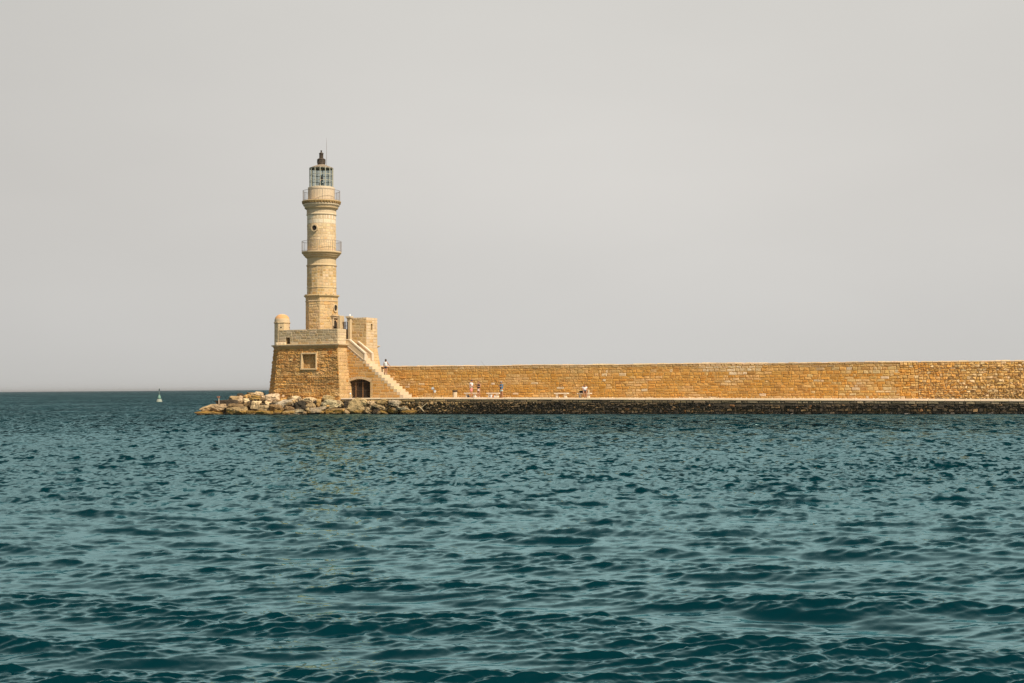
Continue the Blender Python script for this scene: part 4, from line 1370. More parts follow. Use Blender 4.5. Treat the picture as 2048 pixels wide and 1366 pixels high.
def bw(px):                                  # the waterline of the rock apron in the site frame
    xs = [395, 480, 600, 690, 750, 830, 900]
    ys = [-2.8, -2.9, -2.6, -1.4, -0.9, -0.55, -0.3]
    return float(np.interp(px, xs, ys))
CRM, TAN, OCR, GRY, BRN, DRK, YEL = (0.74, 0.55, 0.33), (0.52, 0.37, 0.19), (0.60, 0.37, 0.12), (0.40, 0.29, 0.155), (0.25, 0.16, 0.07), (0.045, 0.034, 0.021), (0.36, 0.225, 0.05)
Z3 = lambda x0, y0, x1, y1: (385 + x0 / 12.8, 775 + y0 / 12.8, 385 + x1 / 12.8, 775 + y1 / 12.8)
Z4 = lambda x0, y0, x1, y1: (535 + x0 / 12.8, 775 + y0 / 12.8, 535 + x1 / 12.8, 775 + y1 / 12.8)
Z5 = lambda x0, y0, x1, y1: (685 + x0 / 11.38, 775 + y0 / 11.38, 685 + x1 / 11.38, 775 + y1 / 11.38)
ROCKS = [
 (Z3(80, 610, 750, 740), YEL, 0.0, "flat yellow-stained slab lying in the water at the far left tip of the rocks"),
 (Z3(170, 430, 620, 640), TAN, -0.25, "tan sloping ledge just above the yellow slab at the left tip"),
 (Z3(470, 405, 890, 620), GRY, 0.0, "grey pitted block right of the sloping ledge below the short post"),
 (Z3(600, 320, 880, 450), DRK, 0.0, "blackish rock that the short post stands on"),
 (Z3(820, 300, 1240, 480), DRK, 0.1, "large blackish boulder between the short post and the square cream block"),
 (Z3(940, 215, 1260, 360), GRY, 0.1, "grey-brown pitted boulder lying on top of the large blackish one"),
 (Z3(1180, 200, 1300, 310), CRM, 0.3, "small cream stone left of the orange boulder"),
 (Z3(1170, 285, 1280, 400), CRM, 0.0, "small cream stone left of the square cream block"),
 (Z3(1130, 150, 1340, 280), DRK, 0.0, "black rock behind the orange boulder on the skyline"),
 (Z3(1300, 165, 1500, 300), OCR, -0.3, "rounded orange boulder near the crest of the left rocks"),
 (Z3(1400, 118, 1570, 220), BRN, 0.0, "dark brown rock on the crest behind the orange boulder"),
 (Z3(1470, 135, 1620, 240), TAN, 0.0, "small tan rock right of the orange boulder"),
 (Z3(1590, 108, 1850, 240), CRM, 0.1, "pale cream boulder forming the crest left of the bastion"),
 (Z3(1480, 215, 1780, 360), OCR, 0.0, "ochre pitted boulder under the cream crest boulder"),
 (Z3(1275, 275, 1480, 405), CRM, 0.0, "square cream block in the middle of the left rocks"),
 (Z3(1480, 340, 1775, 560), CRM, 0.1, "big rounded cream boulder below the ochre pitted one"),
 (Z3(1300, 385, 1490, 510), BRN, 0.0, "small brown rock under the square cream block"),
 (Z3(870, 410, 1330, 580), BRN, 0.05, "long brown boulder below the large blackish one"),
 (Z3(860, 490, 1470, 720), (0.33, 0.24, 0.12), 0.0, "wide brown waterside boulder right of the flat yellow slab"),
 (Z3(1590, 450, 2050, 620), GRY, 0.1, "flat grey boulder under the big rounded cream one"),
 (Z3(1610, 590, 2180, 735), YEL, 0.0, "low yellow-stained rock at the waterline under the flat grey boulder"),
 (Z3(1380, 570, 1640, 730), DRK, 0.0, "black wet rock at the waterline left of the low yellow one"),
 (Z3(1690, 250, 1890, 460), BRN, 0.2, "brown upright rock between the ochre and the streaked cream boulders"),
 (Z3(1840, 340, 2160, 500), CRM, 0.3, "streaked cream boulder leaning down to the right"),
 (Z4(-60, 150, 345, 390), CRM, 0.0, "largest cream boulder against the left foot of the bastion"),
 (Z3(1760, 200, 1970, 350), CRM, 0.2, "cream rock left of the largest cream boulder"),
 (Z4(150, 270, 500, 450), OCR, -0.5, "narrow brown-orange rock right of the largest cream boulder"),
 (Z4(190, 280, 780, 540), (0.56, 0.46, 0.31), -0.2, "big pale grey boulder sloping down to the left below the window frame"),
 (Z4(620, 205, 895, 410), CRM, 0.2, "cream boulder on top of the big pale grey one"),
 (Z4(890, 250, 1300, 410), CRM, 0.1, "long pale slab against the foot of the bastion"),
 (Z4(1235, 285, 1400, 510), OCR, 0.0, "upright ochre rock full of holes"),
 (Z4(710, 360, 1010, 600), DRK, 0.0, "grey-black jagged rock below the long pale slab"),
 (Z4(990, 385, 1245, 580), GRY, 0.0, "squarish grey boulder left of the holed ochre rock"),
 (Z4(350, 570, 1010, 745), (0.42, 0.35, 0.22), -0.05, "long low grey boulder with a yellow waterline edge"),
 (Z4(50, 430, 460, 660), BRN, 0.0, "dark brown boulder above the low yellow rock"),
 (Z4(440, 470, 730, 620), BRN, 0.2, "dark angular rock with a diagonal edge"),
 (Z4(140, 570, 380, 730), DRK, 0.0, "black wet rock left of the long low grey boulder"),
 (Z4(990, 505, 1510, 720), (0.36, 0.30, 0.20), -0.1, "long grey boulder at the waterline under the squarish grey one"),
 (Z4(1390, 200, 1740, 350), TAN, 0.1, "tan angular rock leaning on the right corner of the bastion"),
 (Z4(1370, 320, 2020, 570), (0.52, 0.42, 0.26), 0.05, "very large tan boulder below the bastion corner"),
 (Z4(1490, 530, 2010, 710), BRN, 0.0, "low brown boulder under the very large tan one"),
 (Z5(10, 300, 330, 610), DRK, 0.2, "black boulder left of the big ochre-topped one"),
 (Z5(80, 265, 600, 640), (0.44, 0.31, 0.14), 0.0, "big ochre-topped boulder in front of the barred vault"),
 (Z5(490, 450, 715, 630), GRY, 0.3, "rounded grey boulder at the right foot of the big ochre-topped one"),
 (Z5(320, 260, 570, 410), (0.56, 0.42, 0.22), 0.0, "tan knob on the big ochre-topped boulder under the vault gate"),
 (Z5(560, 300, 780, 400), CRM, 0.1, "pale slab under the coping right of the big boulder"),
 (Z5(750, 248, 1050, 410), (0.36, 0.25, 0.10), -0.3, "ribbed dark ochre rock against the coping"),
 (Z5(630, 350, 1050, 560), GRY, 0.45, "long grey boulder shaped like a fallen column"),
 (Z5(1030, 280, 1380, 445), (0.46, 0.38, 0.25), 0.1, "large rounded grey-pink boulder under the foot of the stairs"),
 (Z5(1190, 435, 1550, 545), (0.44, 0.36, 0.23), 0.15, "flat triangular slab low on the right of the rocks"),
 (Z5(1050, 430, 1310, 620), BRN, 0.3, "brown rock between the column-like boulder and the triangular slab"),
 (Z5(1280, 510, 1720, 640), DRK, 0.0, "low blackish rock at the waterline under the triangular slab"),
 (Z5(820, 520, 1060, 640), YEL, 0.3, "small yellow-stained rock at the waterline under the column-like boulder"),
 (Z5(680, 470, 900, 640), DRK, 0.0, "black wet rock between the two grey boulders"),
 (Z4(370, 190, 440, 250), CRM, 0.0, "tiny round pale stone perched near the bastion wall"),
]
for i, (bb, col, tilt, lab) in enumerate(ROCKS):
    x0, y0, x1, y1 = bb
    cx, cy = (x0 + x1) / 2, (y0 + y1) / 2
    b = bw(cx)
    zc_ = ZB(cx, cy, b)
    b = b + 0.25 + 1.15 * max(zc_, 0)
    if cx < 545:
        b += 0.9 * max(zc_ - 0.6, 0)
    else:
        b = min(b, -0.05)
    a_, zc_ = RP(cx, cy, b)
    s = FPX / P(a_, b, 0).y
    rx = (x1 - x0) / s / 2 * 1.13; rz = (y1 - y0) / s / 2 * 1.13
    ct = abs(math.cos(tilt)); 
    rz_ = rz if abs(tilt) < 0.15 else max(rz - rx * abs(math.sin(tilt)) * 0.5, rz * 0.55)
    ry = min(max(rx * 0.75, rz), 0.95)
    if cx > 540:
        ry = min(ry, 0.75)
    mb = rock_mesh(rx, ry, rz_, 100 + i, cj(col, 0.05), tilt=-tilt)
    c = P(a_, b, zc_)
    mb.v = [v + c for v in mb.v]
    o = mb.build("boulder", M_ROCK, origin=c, smooth=False)
    tag(o, lab, "boulder", "boulders heaped round the foot of the lighthouse")

def wedge_stones():
    allm = MB()
    rng = random.Random(5)
    for k in range(120):
        px = rng.uniform(408, 838)
        b = bw(px) + rng.uniform(0.0, 2.6 if px < 545 else 1.5)
        top = float(np.interp(px, [400, 440, 480, 505, 535, 560, 690, 838], [0.1, 0.6, 1.25, 1.6, 1.75, 1.5, 1.35, 0.9]))
        d = b - bw(px)
        z = min(top, 0.05 + d * (0.62 if px < 545 else 0.95)) + rng.uniform(-0.12, 0.12)
        s = rng.uniform(0.10, 0.27)
        m = rock_mesh(s * rng.uniform(1, 1.5), s, s * rng.uniform(0.6, 1), 900 + k % 40, cj(rng.choice([TAN, OCR, GRY, BRN, BRN, DRK, DRK]), 0.15), tilt=rng.uniform(-.5, .5))
        c = P(AB(px, b, 810), b, z)
        i0 = len(allm.v)
        allm.v += [v + c for v in m.v[:ICO_N]]
        allm.f += [tuple(i + i0 for i in f) for f in m.f]; allm.c += m.c
    o = allm.build("rubble", M_ROCK)
    tag(o, kind='stuff')
def build_bank():
    """bank the boulders lie on, coloured dark to stand for shade in the gaps"""
    xs = np.linspace(392, 905, 260); nb = 44
    mb = MB(); pts = []
    for j in range(nb):
        t = j / (nb - 1)
        for px in xs:
            bb0 = bw(px) + 0.35
            bb1 = 11.0 if px < 540 else 0.4
            if px < 540:
                b = bb0 + (bb1 - bb0) * t ** 1.3
            else:
                b = bb0 + (bb1 - bb0) * t
            top = float(np.interp(px, [392, 410, 440, 480, 505, 535, 545, 690, 830, 905], [-0.5, 0.1, 0.55, 1.15, 1.5, 1.7, 1.0, 0.9, 0.5, -0.1]))
            d = b - bb0
            h = -0.4 + (top + 0.4) * min(d / (3.2 if px < 540 else 1.6), 1.0) ** 0.8
            if px < 540 and b > 5.5:
                h -= (b - 5.5) * 0.45
            h += 0.32 * mnoise.fractal(Vector((px * 0.09, b * 1.4, 1.0)), 0.8, 2.0, 5)
            a_ = AB(px, b, 810)
            pts.append(P(a_, b, min(h, 1.9)))
    mb.grid(pts, len(xs), nb, (0.085, 0.06, 0.032))
    o = mb.build("rock_bank", M_ROCK)
    tag(o, kind='structure')
build_bank()
wedge_stones()

def stick(name, p0, p1, b, r, lab, cat):
    a0, z0 = RP(*p0, b); a1, z1 = RP(*p1, b + 0.05)
    m = MB(); q0, q1 = P(a0, b, z0), P(a1, b + 0.05, z1)
    m.tube([q0, q0.lerp(q1, 0.5) + Vector((0, 0, 0.015)), q1], [r, r * 1.05, r * 0.8], 7, (0.50, 0.40, 0.25))
    o = m.build(name, M_PLASTER, origin=q0)
    tag(o, lab, cat)
stick("driftwood_pole", (837.5, 812.5), (847.8, 822.8), -0.45, 0.05, "short driftwood pole leaning down to the right against the sea wall", "driftwood")
stick("driftwood_pole", (842.0, 816.2), (853.6, 806.6), -0.40, 0.045, "driftwood pole slanting up to the right across the other one", "driftwood")
stick("driftwood_pole", (805.4, 812.6), (819.8, 820.2), -0.95, 0.035, "thin dark pole lying on the flat triangular slab", "driftwood")

def small_post():
    b = -1.2
    a_, z0 = RP(438.0, 805.5, b); z1 = ZB(438, 795.5, b)
    t = empty("marker_post", P(a_, b, z0), "short pale post with a brown box on the left rocks", "post")
    m = MB(); m.tube([P(a_, b, z0 - 0.2), P(a_ - 0.03, b, z1)], 0.055, 8, (0.5, 0.4, 0.3)); m.build("shaft", M_PLASTER, t)
    m = MB(); m.box(a_ - 0.2, a_ + 0.08, b - 0.08, b + 0.08, z1, z1 + 0.16, (1, 1, 1)); m.build("box", plain('red_brown_box', (0.33, 0.16, 0.10), 0.7), t)
small_post()

# ------------------------------------------------------------------ things on the quay
def bench(px0, label, first=[None]):
    b = 6.1
    a0, a1 = AB(px0, b, 788), AB(px0 + 25.6, b, 788)
    am = (a0 + a1) / 2
    loc = P(am, b, zq(am))
    if first[0] is None:
        t = empty("stone_bench", loc, label, "bench", "stone benches along the harbour wall")
        hl = (a1 - a0) / 2
        def bx(m, x0, x1, y0, y1, z0, z1):
            lo = [loc + RX * x + BK * y + Vector((0, 0, z0)) for x, y in ((x0, y0), (x1, y0), (x1, y1), (x0, y1))]
            m.prism(lo, [p + Vector((0, 0, z1 - z0)) for p in lo], (0.80, 0.69, 0.54))
        m = MB(); bx(m, -hl, hl, -0.25, 0.25, 0.36, 0.47); m.build("seat", M_PLASTER, t, bevel=0.012)
        for x in (-hl * 0.62, hl * 0.58):
            m = MB(); bx(m, x - 0.11, x + 0.11, -0.17, 0.17, 0.0, 0.37); m.build("leg", M_PLASTER, t, bevel=0.012)
        first[0] = t
        return t
    s = first[0]
    t = s.copy(); sc.collection.objects.link(t); t.location = loc; t['label'] = label
    for ch in list(s.children):
        c = ch.copy(); sc.collection.objects.link(c); c.parent = t
    ORIG[t.name] = loc
    return t
bench(929.6, "stone bench behind the man in the white T-shirt and pink shorts")
bench(974.4, "stone bench with a white bucket under it beside the angler")
bench(1110.2, "empty stone bench standing left of the seated reader")
bench(1156.2, "stone bench that the reader in a white T-shirt sits on")

def bin_():
    b = 6.1
    a_ = AB(909.8, b, 790); c = P(a_, b, zq(a_))
    t = empty("litter_bin", c, "pale stone litter bin with a dark metal basket rim by the wall", "litter bin")
    m = MB(); m.lathe(c, [(0.23, 0), (0.235, 0.02), (0.235, 0.50), (0.22, 0.53)], 8, R(22.5), (0.64, 0.53, 0.38)); m.build("body", M_PLASTER, t)
    m = MB(); m.lathe(c, [(0.20, 0.53), (0.25, 0.56), (0.27, 0.68), (0.25, 0.72), (0.20, 0.72), (0.18, 0.62), (0.001, 0.60)], 16, 0, (1, 1, 1), cap=False); m.build("basket", M_IRON, t)
bin_()

def floodlight():
    b = 0.9
    a_ = AB(867.4, b, 790); z = zq(a_); c = P(a_, b, z)
    t = empty("floodlight_post", c, "rusty post with two small grey floodlights on the quay edge", "floodlight")
    h = ZB(867, 783.5, b) - z
    m = MB(); m.tube([c, c + Vector((0, 0, h + 0.12))], 0.032, 8); m.tube([c, c + Vector((0, 0, 0.03))], 0.09, 8)
    m.tube([c + RX * -0.05 + Vector((0, 0, h + 0.25)), c + Vector((0, 0, h)), c + RX * 0.06 + Vector((0, 0, h + 0.05))], 0.02, 6)
    m.build("pole", plain('rusty_pole', (0.36, 0.22, 0.11), 0.7, 0.3), t)
    for dx, dz, d in ((-0.07, 0.30, Vector((-0.5, -0.6, 0.35))), (0.10, 0.06, Vector((0.5, -0.7, -0.4)))):
        d = d.normalized(); p = c + RX * dx + Vector((0, 0, h + dz))
        m = MB(); m.tube([p - d * 0.12, p - d * 0.06, p + d * 0.06, p + d * 0.10], [0.04, 0.11, 0.15, 0.14], 12); hd = m.build("lamp_head", M_LENSGREY, t)
        m = MB(); m.tube([p + d * 0.101, p + d * 0.106], 0.12, 12); m.build("lens", M_WHITE, hd)
floodlight()

def white_marker():  # small white upright of unknown kind, not a lamp
    b = 1.0
    a_ = AB(700.6, b, 792); z = zf; c = P(a_, b, z)
    t = empty("marker_upright", c, "small white lamp on a bent grey stand before the barred vault", "lamp")
    m = MB(); m.tube([c + RX * 0.12, c + RX * 0.02 + Vector((0, 0, 0.22)), c + Vector((0, 0, 0.34))], 0.022, 6)
    m.tube([c - RX * 0.06, c + RX * 0.02 + Vector((0, 0, 0.22))], 0.022, 6); m.build("stand", M_LENSGREY, t)
    m = MB(); m.lathe(c, [(0.03, 0.32), (0.09, 0.36), (0.10, 0.44), (0.07, 0.51), (0.001, 0.53)], 12); m.build("head", M_WHITE, t, smooth=True)
white_marker()

def fishing_things():
    b = 5.9
    a_ = AB(982.4, b, 790); z = zq(a_); c = P(a_, b, z)
    t = empty("bucket", c, "white plastic bucket under the bench beside the angler", "bucket")
    m = MB(); m.lathe(c, [(0.10, 0), (0.13, 0.25), (0.14, 0.26), (0.14, 0.28), (0.12, 0.28), (0.10, 0.05), (0.001, 0.05)], 16, 0, cap=False); m.build("body", M_WHITE, t)
    m = MB(); m.tube([c + Vector((math.cos(q) * 0.135, -0.03, 0.26 + math.sin(q) * -0.09)) for q in np.linspace(0, math.pi, 9)], 0.006, 5); m.build("handle", M_LENSGREY, t)
    a_ = AB(986.3, b, 790); c = P(a_, b, zq(a_))
    m = MB(); m.lathe(c, [(0.07, 0), (0.095, 0.04), (0.09, 0.13), (0.05, 0.19), (0.02, 0.22)], 10, 0)
    o = m.build("bait_bag", plain('orange_cloth', (0.55, 0.20, 0.05), 0.8), origin=c, smooth=True); tag(o, "small orange bag right of the white bucket under the bench", "bag")
    a_ = AB(989.4, b, 790); c = P(a_, b, zq(a_))
    m = MB(); m.lathe(c, [(0.06, 0), (0.07, 0.02), (0.07, 0.14), (0.03, 0.18), (0.03, 0.2)], 10, 0)
    o = m.build("jar", M_WHITE, origin=c, smooth=True); tag(o, "small whitish jar between the orange bag and the bench leg", "jar")
    b = 4.6
    a_ = AB(950.6, b, 790); c = P(a_, b, zq(a_))
    m = MB(); m.lathe(c, [(0.04, 0), (0.045, 0.02), (0.045, 0.16), (0.018, 0.21), (0.018, 0.25)], 10, 0)
    o = m.build("bottle", M_WHITE, origin=c, smooth=True); tag(o, "white bottle standing on the quay between the chatting pair", "bottle")
    b = 5.8
    a_ = AB(936.7, b, 790); c = P(a_, b, zq(a_))
    m = MB(); m.lathe(c, [(0.10, 0), (0.13, 0.05), (0.12, 0.14), (0.06, 0.21), (0.02, 0.22)], 10, 0)
    o = m.build("dark_bag", plain('black_cloth', (0.02, 0.022, 0.03), 0.8), origin=c, smooth=True); tag(o, "small black bag on the ground at the leg of the left bench", "bag")
    b = 6.05
    a_ = AB(1162.6, b, 784); c = P(a_, b, zq(a_) + 0.46)
    mb = rock_mesh(0.21, 0.15, 0.15, 77, (1, 1, 1), lump=0.04)
    mb.v = [v + c + Vector((0, 0, 0.12)) for v in mb.v]
    t = mb.build("backpack", plain('black_bag_cloth', (0.018, 0.018, 0.02), 0.8), origin=c, smooth=True); tag(t, "black backpack lying on the bench left of the seated reader", "backpack")
    m = MB(); m.tube([c + RX * -0.16 + BK * -0.22 + Vector((0, 0, 0.10)), c + RX * -0.14 + BK * -0.26 + Vector((0, 0, -0.1)), c + RX * -0.13 + BK * -0.25 + Vector((0, 0, -0.42))], 0.022, 6)
    m.build("strap", plain('black_strap', (0.02, 0.02, 0.02), 0.8), t)
    a_ = AB(1177.4, b, 784); c = P(a_, b, zq(a_) + 0.46)
    m = MB(); m.lathe(c, [(0.045, 0), (0.05, 0.02), (0.05, 0.22), (0.02, 0.28), (0.02, 0.31)], 10, 0)
    o = m.build("water_bottle", plain('pale_bottle', (0.62, 0.58, 0.48), 0.4), origin=c, smooth=True); tag(o, "tall pale bottle on the bench right of the seated reader", "bottle")
fishing_things()

# ------------------------------------------------------------------ buoy
def buoy():
    Y = 2.5 * FPX / 22.6
    c = WY(318.6, 803.4, Y); c.z = 0.0
    s = FPX / Y
    t = empty("navigation_buoy", c, "weathered green conical buoy with a lamp mast far out left", "buoy")
    G = plain('faded_green_paint', (0.16, 0.30, 0.24), 0.6, 0.5, scale=3.0)
    W = plain('pale_fouled_paint', (0.30, 0.34, 0.28), 0.7, 0.25, scale=3.0)
    m = MB(); m.lathe(c, [(0.55, -0.3), (0.66, -0.05), (0.66, 0.08), (0.56, 0.30), (0.44, 0.62)], 24); m.build("float", W, t, smooth=True)
    m = MB(); m.lathe(c, [(0.44, 0.62), (0.36, 1.0), (0.22, 1.42), (0.16, 1.52), (0.02, 1.53)], 24); m.build("cone", G, t, smooth=True)
    m = MB(); m.tube([c + Vector((0, 0, 1.5)), c + Vector((-0.02, 0, 2.5))], 0.035, 8); m.build("mast", W, t)
    m = MB(); m.lathe(c, [(0.03, 2.35), (0.16, 2.62), (0.17, 2.66), (0.10, 2.67), (0.10, 2.96), (0.02, 2.97)], 12); ln = m.build("lantern", plain('dark_lantern', (0.03, 0.06, 0.06), 0.5), t)
    m = MB(); m.lathe(c, [(0.12, 2.97), (0.12, 3.03), (0.03, 3.08)], 12); m.build("cap", M_WHITE, ln)
buoy()

# ------------------------------------------------------------------ people
SKINM = plain('sunlit_skin', (0.42, 0.21, 0.12), 0.6, 0.05)
SKIN2 = plain('tanned_skin', (0.40, 0.19, 0.10), 0.6, 0.05)
M_EYE = plain('dark_eye', (0.04, 0.025, 0.02), 0.3)
def cloth(name, c):
    return plain(name, c, 0.85, 0.12, scale=20.0)
def skin_mesh(name, pts, edges, radii, xf, mat, parent, sub=2, extra=None):
    me = bpy.data.meshes.new("tmp")
    me.from_pydata([tuple(p) for p in pts], edges, [])
    o = bpy.data.objects.new("tmp", me); sc.collection.objects.link(o)
    md = o.modifiers.new("skin", 'SKIN')
    md.use_smooth_shade = True
    if not me.skin_vertices:
        bm = bmesh.new(); bm.from_mesh(me); bm.verts.layers.skin.verify(); bm.to_mesh(me); bm.free()
    sv = me.skin_vertices[0].data
    for i, r in enumerate(radii):
        sv[i].radius = (r * 1.30, r * 1.30)
        sv[i].use_root = (i == 0)
    sb = o.modifiers.new("sub", 'SUBSURF'); sb.levels = sub; sb.render_levels = sub
    dg = bpy.context.evaluated_depsgraph_get(); dg.update()
    ev = o.evaluated_get(dg)
    m2 = bpy.data.meshes.new_from_object(ev)
    bpy.data.objects.remove(o)
    mb = MB()
    mb.v = [v.co.copy() for v in m2.vertices]
    mb.f = [tuple(p.vertices) for p in m2.polygons]
    mb.c = [(1, 1, 1)] * len(mb.f)
    bpy.data.meshes.remove(m2)
    if extra:
        extra(mb)
    mb.v = [xf @ v for v in mb.v]
    return mb.build(name, mat, parent, smooth=True)
def V(*a):
    return Vector(a)
def person(label, loc, yaw, H, arms, legs, skin, shirt, shirt_m, sleeve, bottom_m, bottom_len, shoes_m, hair_m, hair='short', lean=V(0, 0, 0), head=V(0, 0, 0), pelvis=0.52, slim=1.0, skirt=False, shirt_low=0.0):
    """arms/legs: (left, right) lists of joints in body units; the body faces -y"""
    t = empty("person", loc, label, "person")
    xf = Matrix.Translation(loc) @ Matrix.Rotation(yaw, 4, 'Z') @ Matrix.Scale(H, 4)
    pz = pelvis
    pel = V(0, 0, pz); wai = V(0, 0, pz + 0.085) + lean * 0.35; che = V(0, 0, pz + 0.205) + lean * 0.75; nb = V(0, 0, pz + 0.295) + lean
    nk = nb + V(0, -0.008, 0.03) + head * 0.3; chin = nb + V(0, -0.02, 0.065) + head * 0.6; hd = nb + V(0, -0.012, 0.115) + head; top = nb + V(0, 0.0, 0.155) + head * 1.15
    pts = [pel, wai, che, nb, nk, chin, hd, top]
    rad = [0.072 * slim, 0.062 * slim, 0.072 * slim, 0.045, 0.028, 0.034, 0.052, 0.040]
    edges = [(0, 1), (1, 2), (2, 3), (3, 4), (4, 5), (5, 6), (6, 7)]
    shl = [V(0.098 * slim, 0, pz + 0.275) + lean, V(-0.098 * slim, 0, pz + 0.275) + lean]
    hands = []
    for s in (0, 1):
        i = len(pts); pts.append(shl[s]); rad.append(0.034); edges.append((3, i))
        el, wr = arms[s][0], arms[s][1]
        pts += [shl[s].lerp(el, 0.45), el, wr, wr + (wr - el).normalized() * 0.028]
        rad += [0.028, 0.0225, 0.0155, 0.014]
        edges += [(i, i + 1), (i + 1, i + 2), (i + 2, i + 3), (i + 3, i + 4)]
        hands.append((pts[-1], (wr - el).normalized(), s))
    for s in (0, 1):
        hip, kn, an, toe = legs[s]
        i = len(pts); pts += [hip, hip.lerp(kn, 0.5), kn, kn.lerp(an, 0.4), an, toe]
        rad += [0.050, 0.044, 0.030, 0.031, 0.020, 0.018]
        edges += [(0, i)] + [(i + k, i + k + 1) for k in range(5)]
    def extra(mb):
        for hp, d, s in hands:
            side_ = d.cross(V(0, -1, 0.2)).normalized() if abs(d.dot(V(0, -1, 0))) < 0.9 else V(1, 0, 0)
            bend = d.cross(side_).normalized()
            for k, (o_, ln) in enumerate(((-0.015, 0.034), (-0.005, 0.040), (0.005, 0.038), (0.014, 0.030))):
                p0 = hp + side_ * o_
                p1 = p0 + d * ln * 0.55 + bend * 0.004
                mb.tube([p0, p1, p1 + (d + bend * 0.7).normalized() * ln * 0.5], [0.0052, 0.0050, 0.0038], 6, cap=True)
            p0 = hp - d * 0.012 + side_ * 0.014 * (1 if s == 0 else -1)
            mb.tube([p0, p0 + (d * 0.6 + side_ * 0.8 * (1 if s == 0 else -1)).normalized() * 0.022, p0 + (d + side_ * 0.4 * (1 if s == 0 else -1)).normalized() * 0.038], [0.0062, 0.0058, 0.0042], 6)
        f = (chin + hd) * 0.5
        fd = V(0, -1, 0); fwd = (fd + V(0, 0, head.y * 3.0)).normalized()
        upd = (top - chin).normalized()
        mb.tube([f + fwd * 0.040 + upd * 0.012, f + fwd * 0.058 - upd * 0.004, f + fwd * 0.045 - upd * 0.010], [0.004, 0.008, 0.006], 6)
        for sx in (-1, 1):
            mb.tube([f + V(sx * 0.046, 0.004, 0) - upd * 0.008, f + V(sx * 0.052, 0.008, 0) + upd * 0.004, f + V(sx * 0.047, 0.006, 0) + upd * 0.016], [0.004, 0.008, 0.005], 6)
    skin_mesh("body", pts, edges, rad, xf, skin, t, extra=extra)
    # eyes and mouth
    f = (chin + hd) * 0.5
    fwd = (V(0, -1, 0) + V(0, 0, head.y * 3.0)).normalized(); upd = (top - chin).normalized()
    for sx in (-1, 1):
        m = MB()
        q = f + fwd * 0.045 + upd * 0.014 + V(sx * 0.018, 0, 0)
        m.tube([xf @ (q - fwd * 0.004), xf @ (q + fwd * 0.004)], 0.006 * H, 8)
        m.build("eye", M_EYE, t)
    # shirt
    sp = [wai + V(0, 0, -0.055 - shirt_low), wai, che, nb + V(0, 0, -0.018)]
    sr = [0.083 * slim, 0.076 * slim, 0.084 * slim, 0.046]
    se = [(0, 1), (1, 2), (2, 3)]
    for s in (0, 1):
        i = len(sp); sp.append(shl[s]); sr.append(0.044 if sleeve > 0 else 0.036); se.append((3, i))
        if sleeve > 0:
            sp.append(shl[s].lerp(arms[s][0], sleeve)); sr.append(0.037); se.append((i, i + 1))
    skin_mesh("shirt", sp, se, sr, xf, shirt_m, t)
    # shorts / skirt
    if skirt:
        m = MB()
        k0, k1 = legs[0][1], legs[1][1]
        ends = [legs[0][0].lerp(k0, bottom_len), legs[1][0].lerp(k1, bottom_len)]
        ce = (ends[0] + ends[1]) * 0.5
        prof = [(0.080, pz + 0.055), (0.090, pz), (0.096, ce.z + 0.03), (0.100, ce.z)]
        rings = []
        for r_, z_ in prof:
            rings += [xf @ V(math.cos(q) * r_ * 1.05 + ce.x * (pz - z_), math.sin(q) * r_ * 0.82, z_) for q in np.linspace(0, 2 * math.pi, 19)[:-1]]
        m.grid(rings, 18, 4, (1, 1, 1), closed=True)
        m.build("skirt", bottom_m, t, smooth=True)
    else:
        bp = [V(0, 0, pz + 0.045), V(0, 0, pz - 0.005)]; br = [0.078 * slim, 0.083 * slim]; be = [(0, 1)]
        for s in (0, 1):
            hip, kn = legs[s][0], legs[s][1]
            i = len(bp); bp += [hip + V(0, 0, -0.01), hip.lerp(kn, bottom_len)]; br += [0.060, 0.056]; be += [(1, i), (i, i + 1)]
        skin_mesh("shorts", bp, be, br, xf, bottom_m, t)
    for s in (0, 1):
        an, toe = legs[s][2], legs[s][3]
        m = MB()
        hl = an + (an - toe).normalized() * 0.018; hl.z = min(an.z, toe.z) * 0.0 + an.z - 0.022
        ti = toe + (toe - an).normalized() * 0.03; ti.z = hl.z - 0.004
        mi = hl.lerp(ti, 0.5) + V(0, 0, 0.006)
        m.tube([xf @ hl, xf @ (hl.lerp(mi, 0.3) + V(0, 0, 0.006)), xf @ mi, xf @ ti], [0.016 * H, 0.024 * H, 0.024 * H, 0.016 * H], 10)
        m.build("shoe", shoes_m, t, smooth=True)
    # hair
    m = MB()
    hc = hd + V(0, 0.008, 0.012)
    rings = []
    for j in range(8):
        q = j / 7 * math.pi * (0.60 if hair == 'short' else 0.78)
        for i in range(18):
            an_ = 2 * math.pi * i / 18
            y_ = math.sin(an_)
            rr_ = 0.060 if hair == 'short' else 0.064 + 0.006 * math.sin(i * 2.3)
            cut = 1.0 if y_ > -0.3 else 0.72                      # higher over the forehead
            zz = math.cos(q * cut)
            r2 = math.sin(q * cut)
            rings.append(xf @ (hc + V(math.cos(an_) * r2 * rr_ * 0.95, y_ * r2 * rr_ * 1.05 + (0.008 if hair != 'short' else 0), zz * rr_ * (1.0 if zz > 0 else 1.35))))
    m.grid(rings, 18, 8, (1, 1, 1), closed=True)
    m.build("hair", hair_m, t, smooth=True)
    t['_xf'] = 0
    del t['_xf']
    return t, xf, (hd, top, fwd)
STAND = lambda l=(0.0, 0.0), r=(0.0, 0.0): (
    [V(0.050, 0, 0.50), V(0.055 + l[0] * .5, l[1] * .5, 0.275), V(0.055 + l[0], l[1], 0.045), V(0.062 + l[0], l[1] - 0.085, 0.022)],
    [V(-0.050, 0, 0.50), V(-0.055 + r[0] * .5, r[1] * .5, 0.275), V(-0.055 + r[0], r[1], 0.045), V(-0.062 + r[0], r[1] - 0.085, 0.022)])
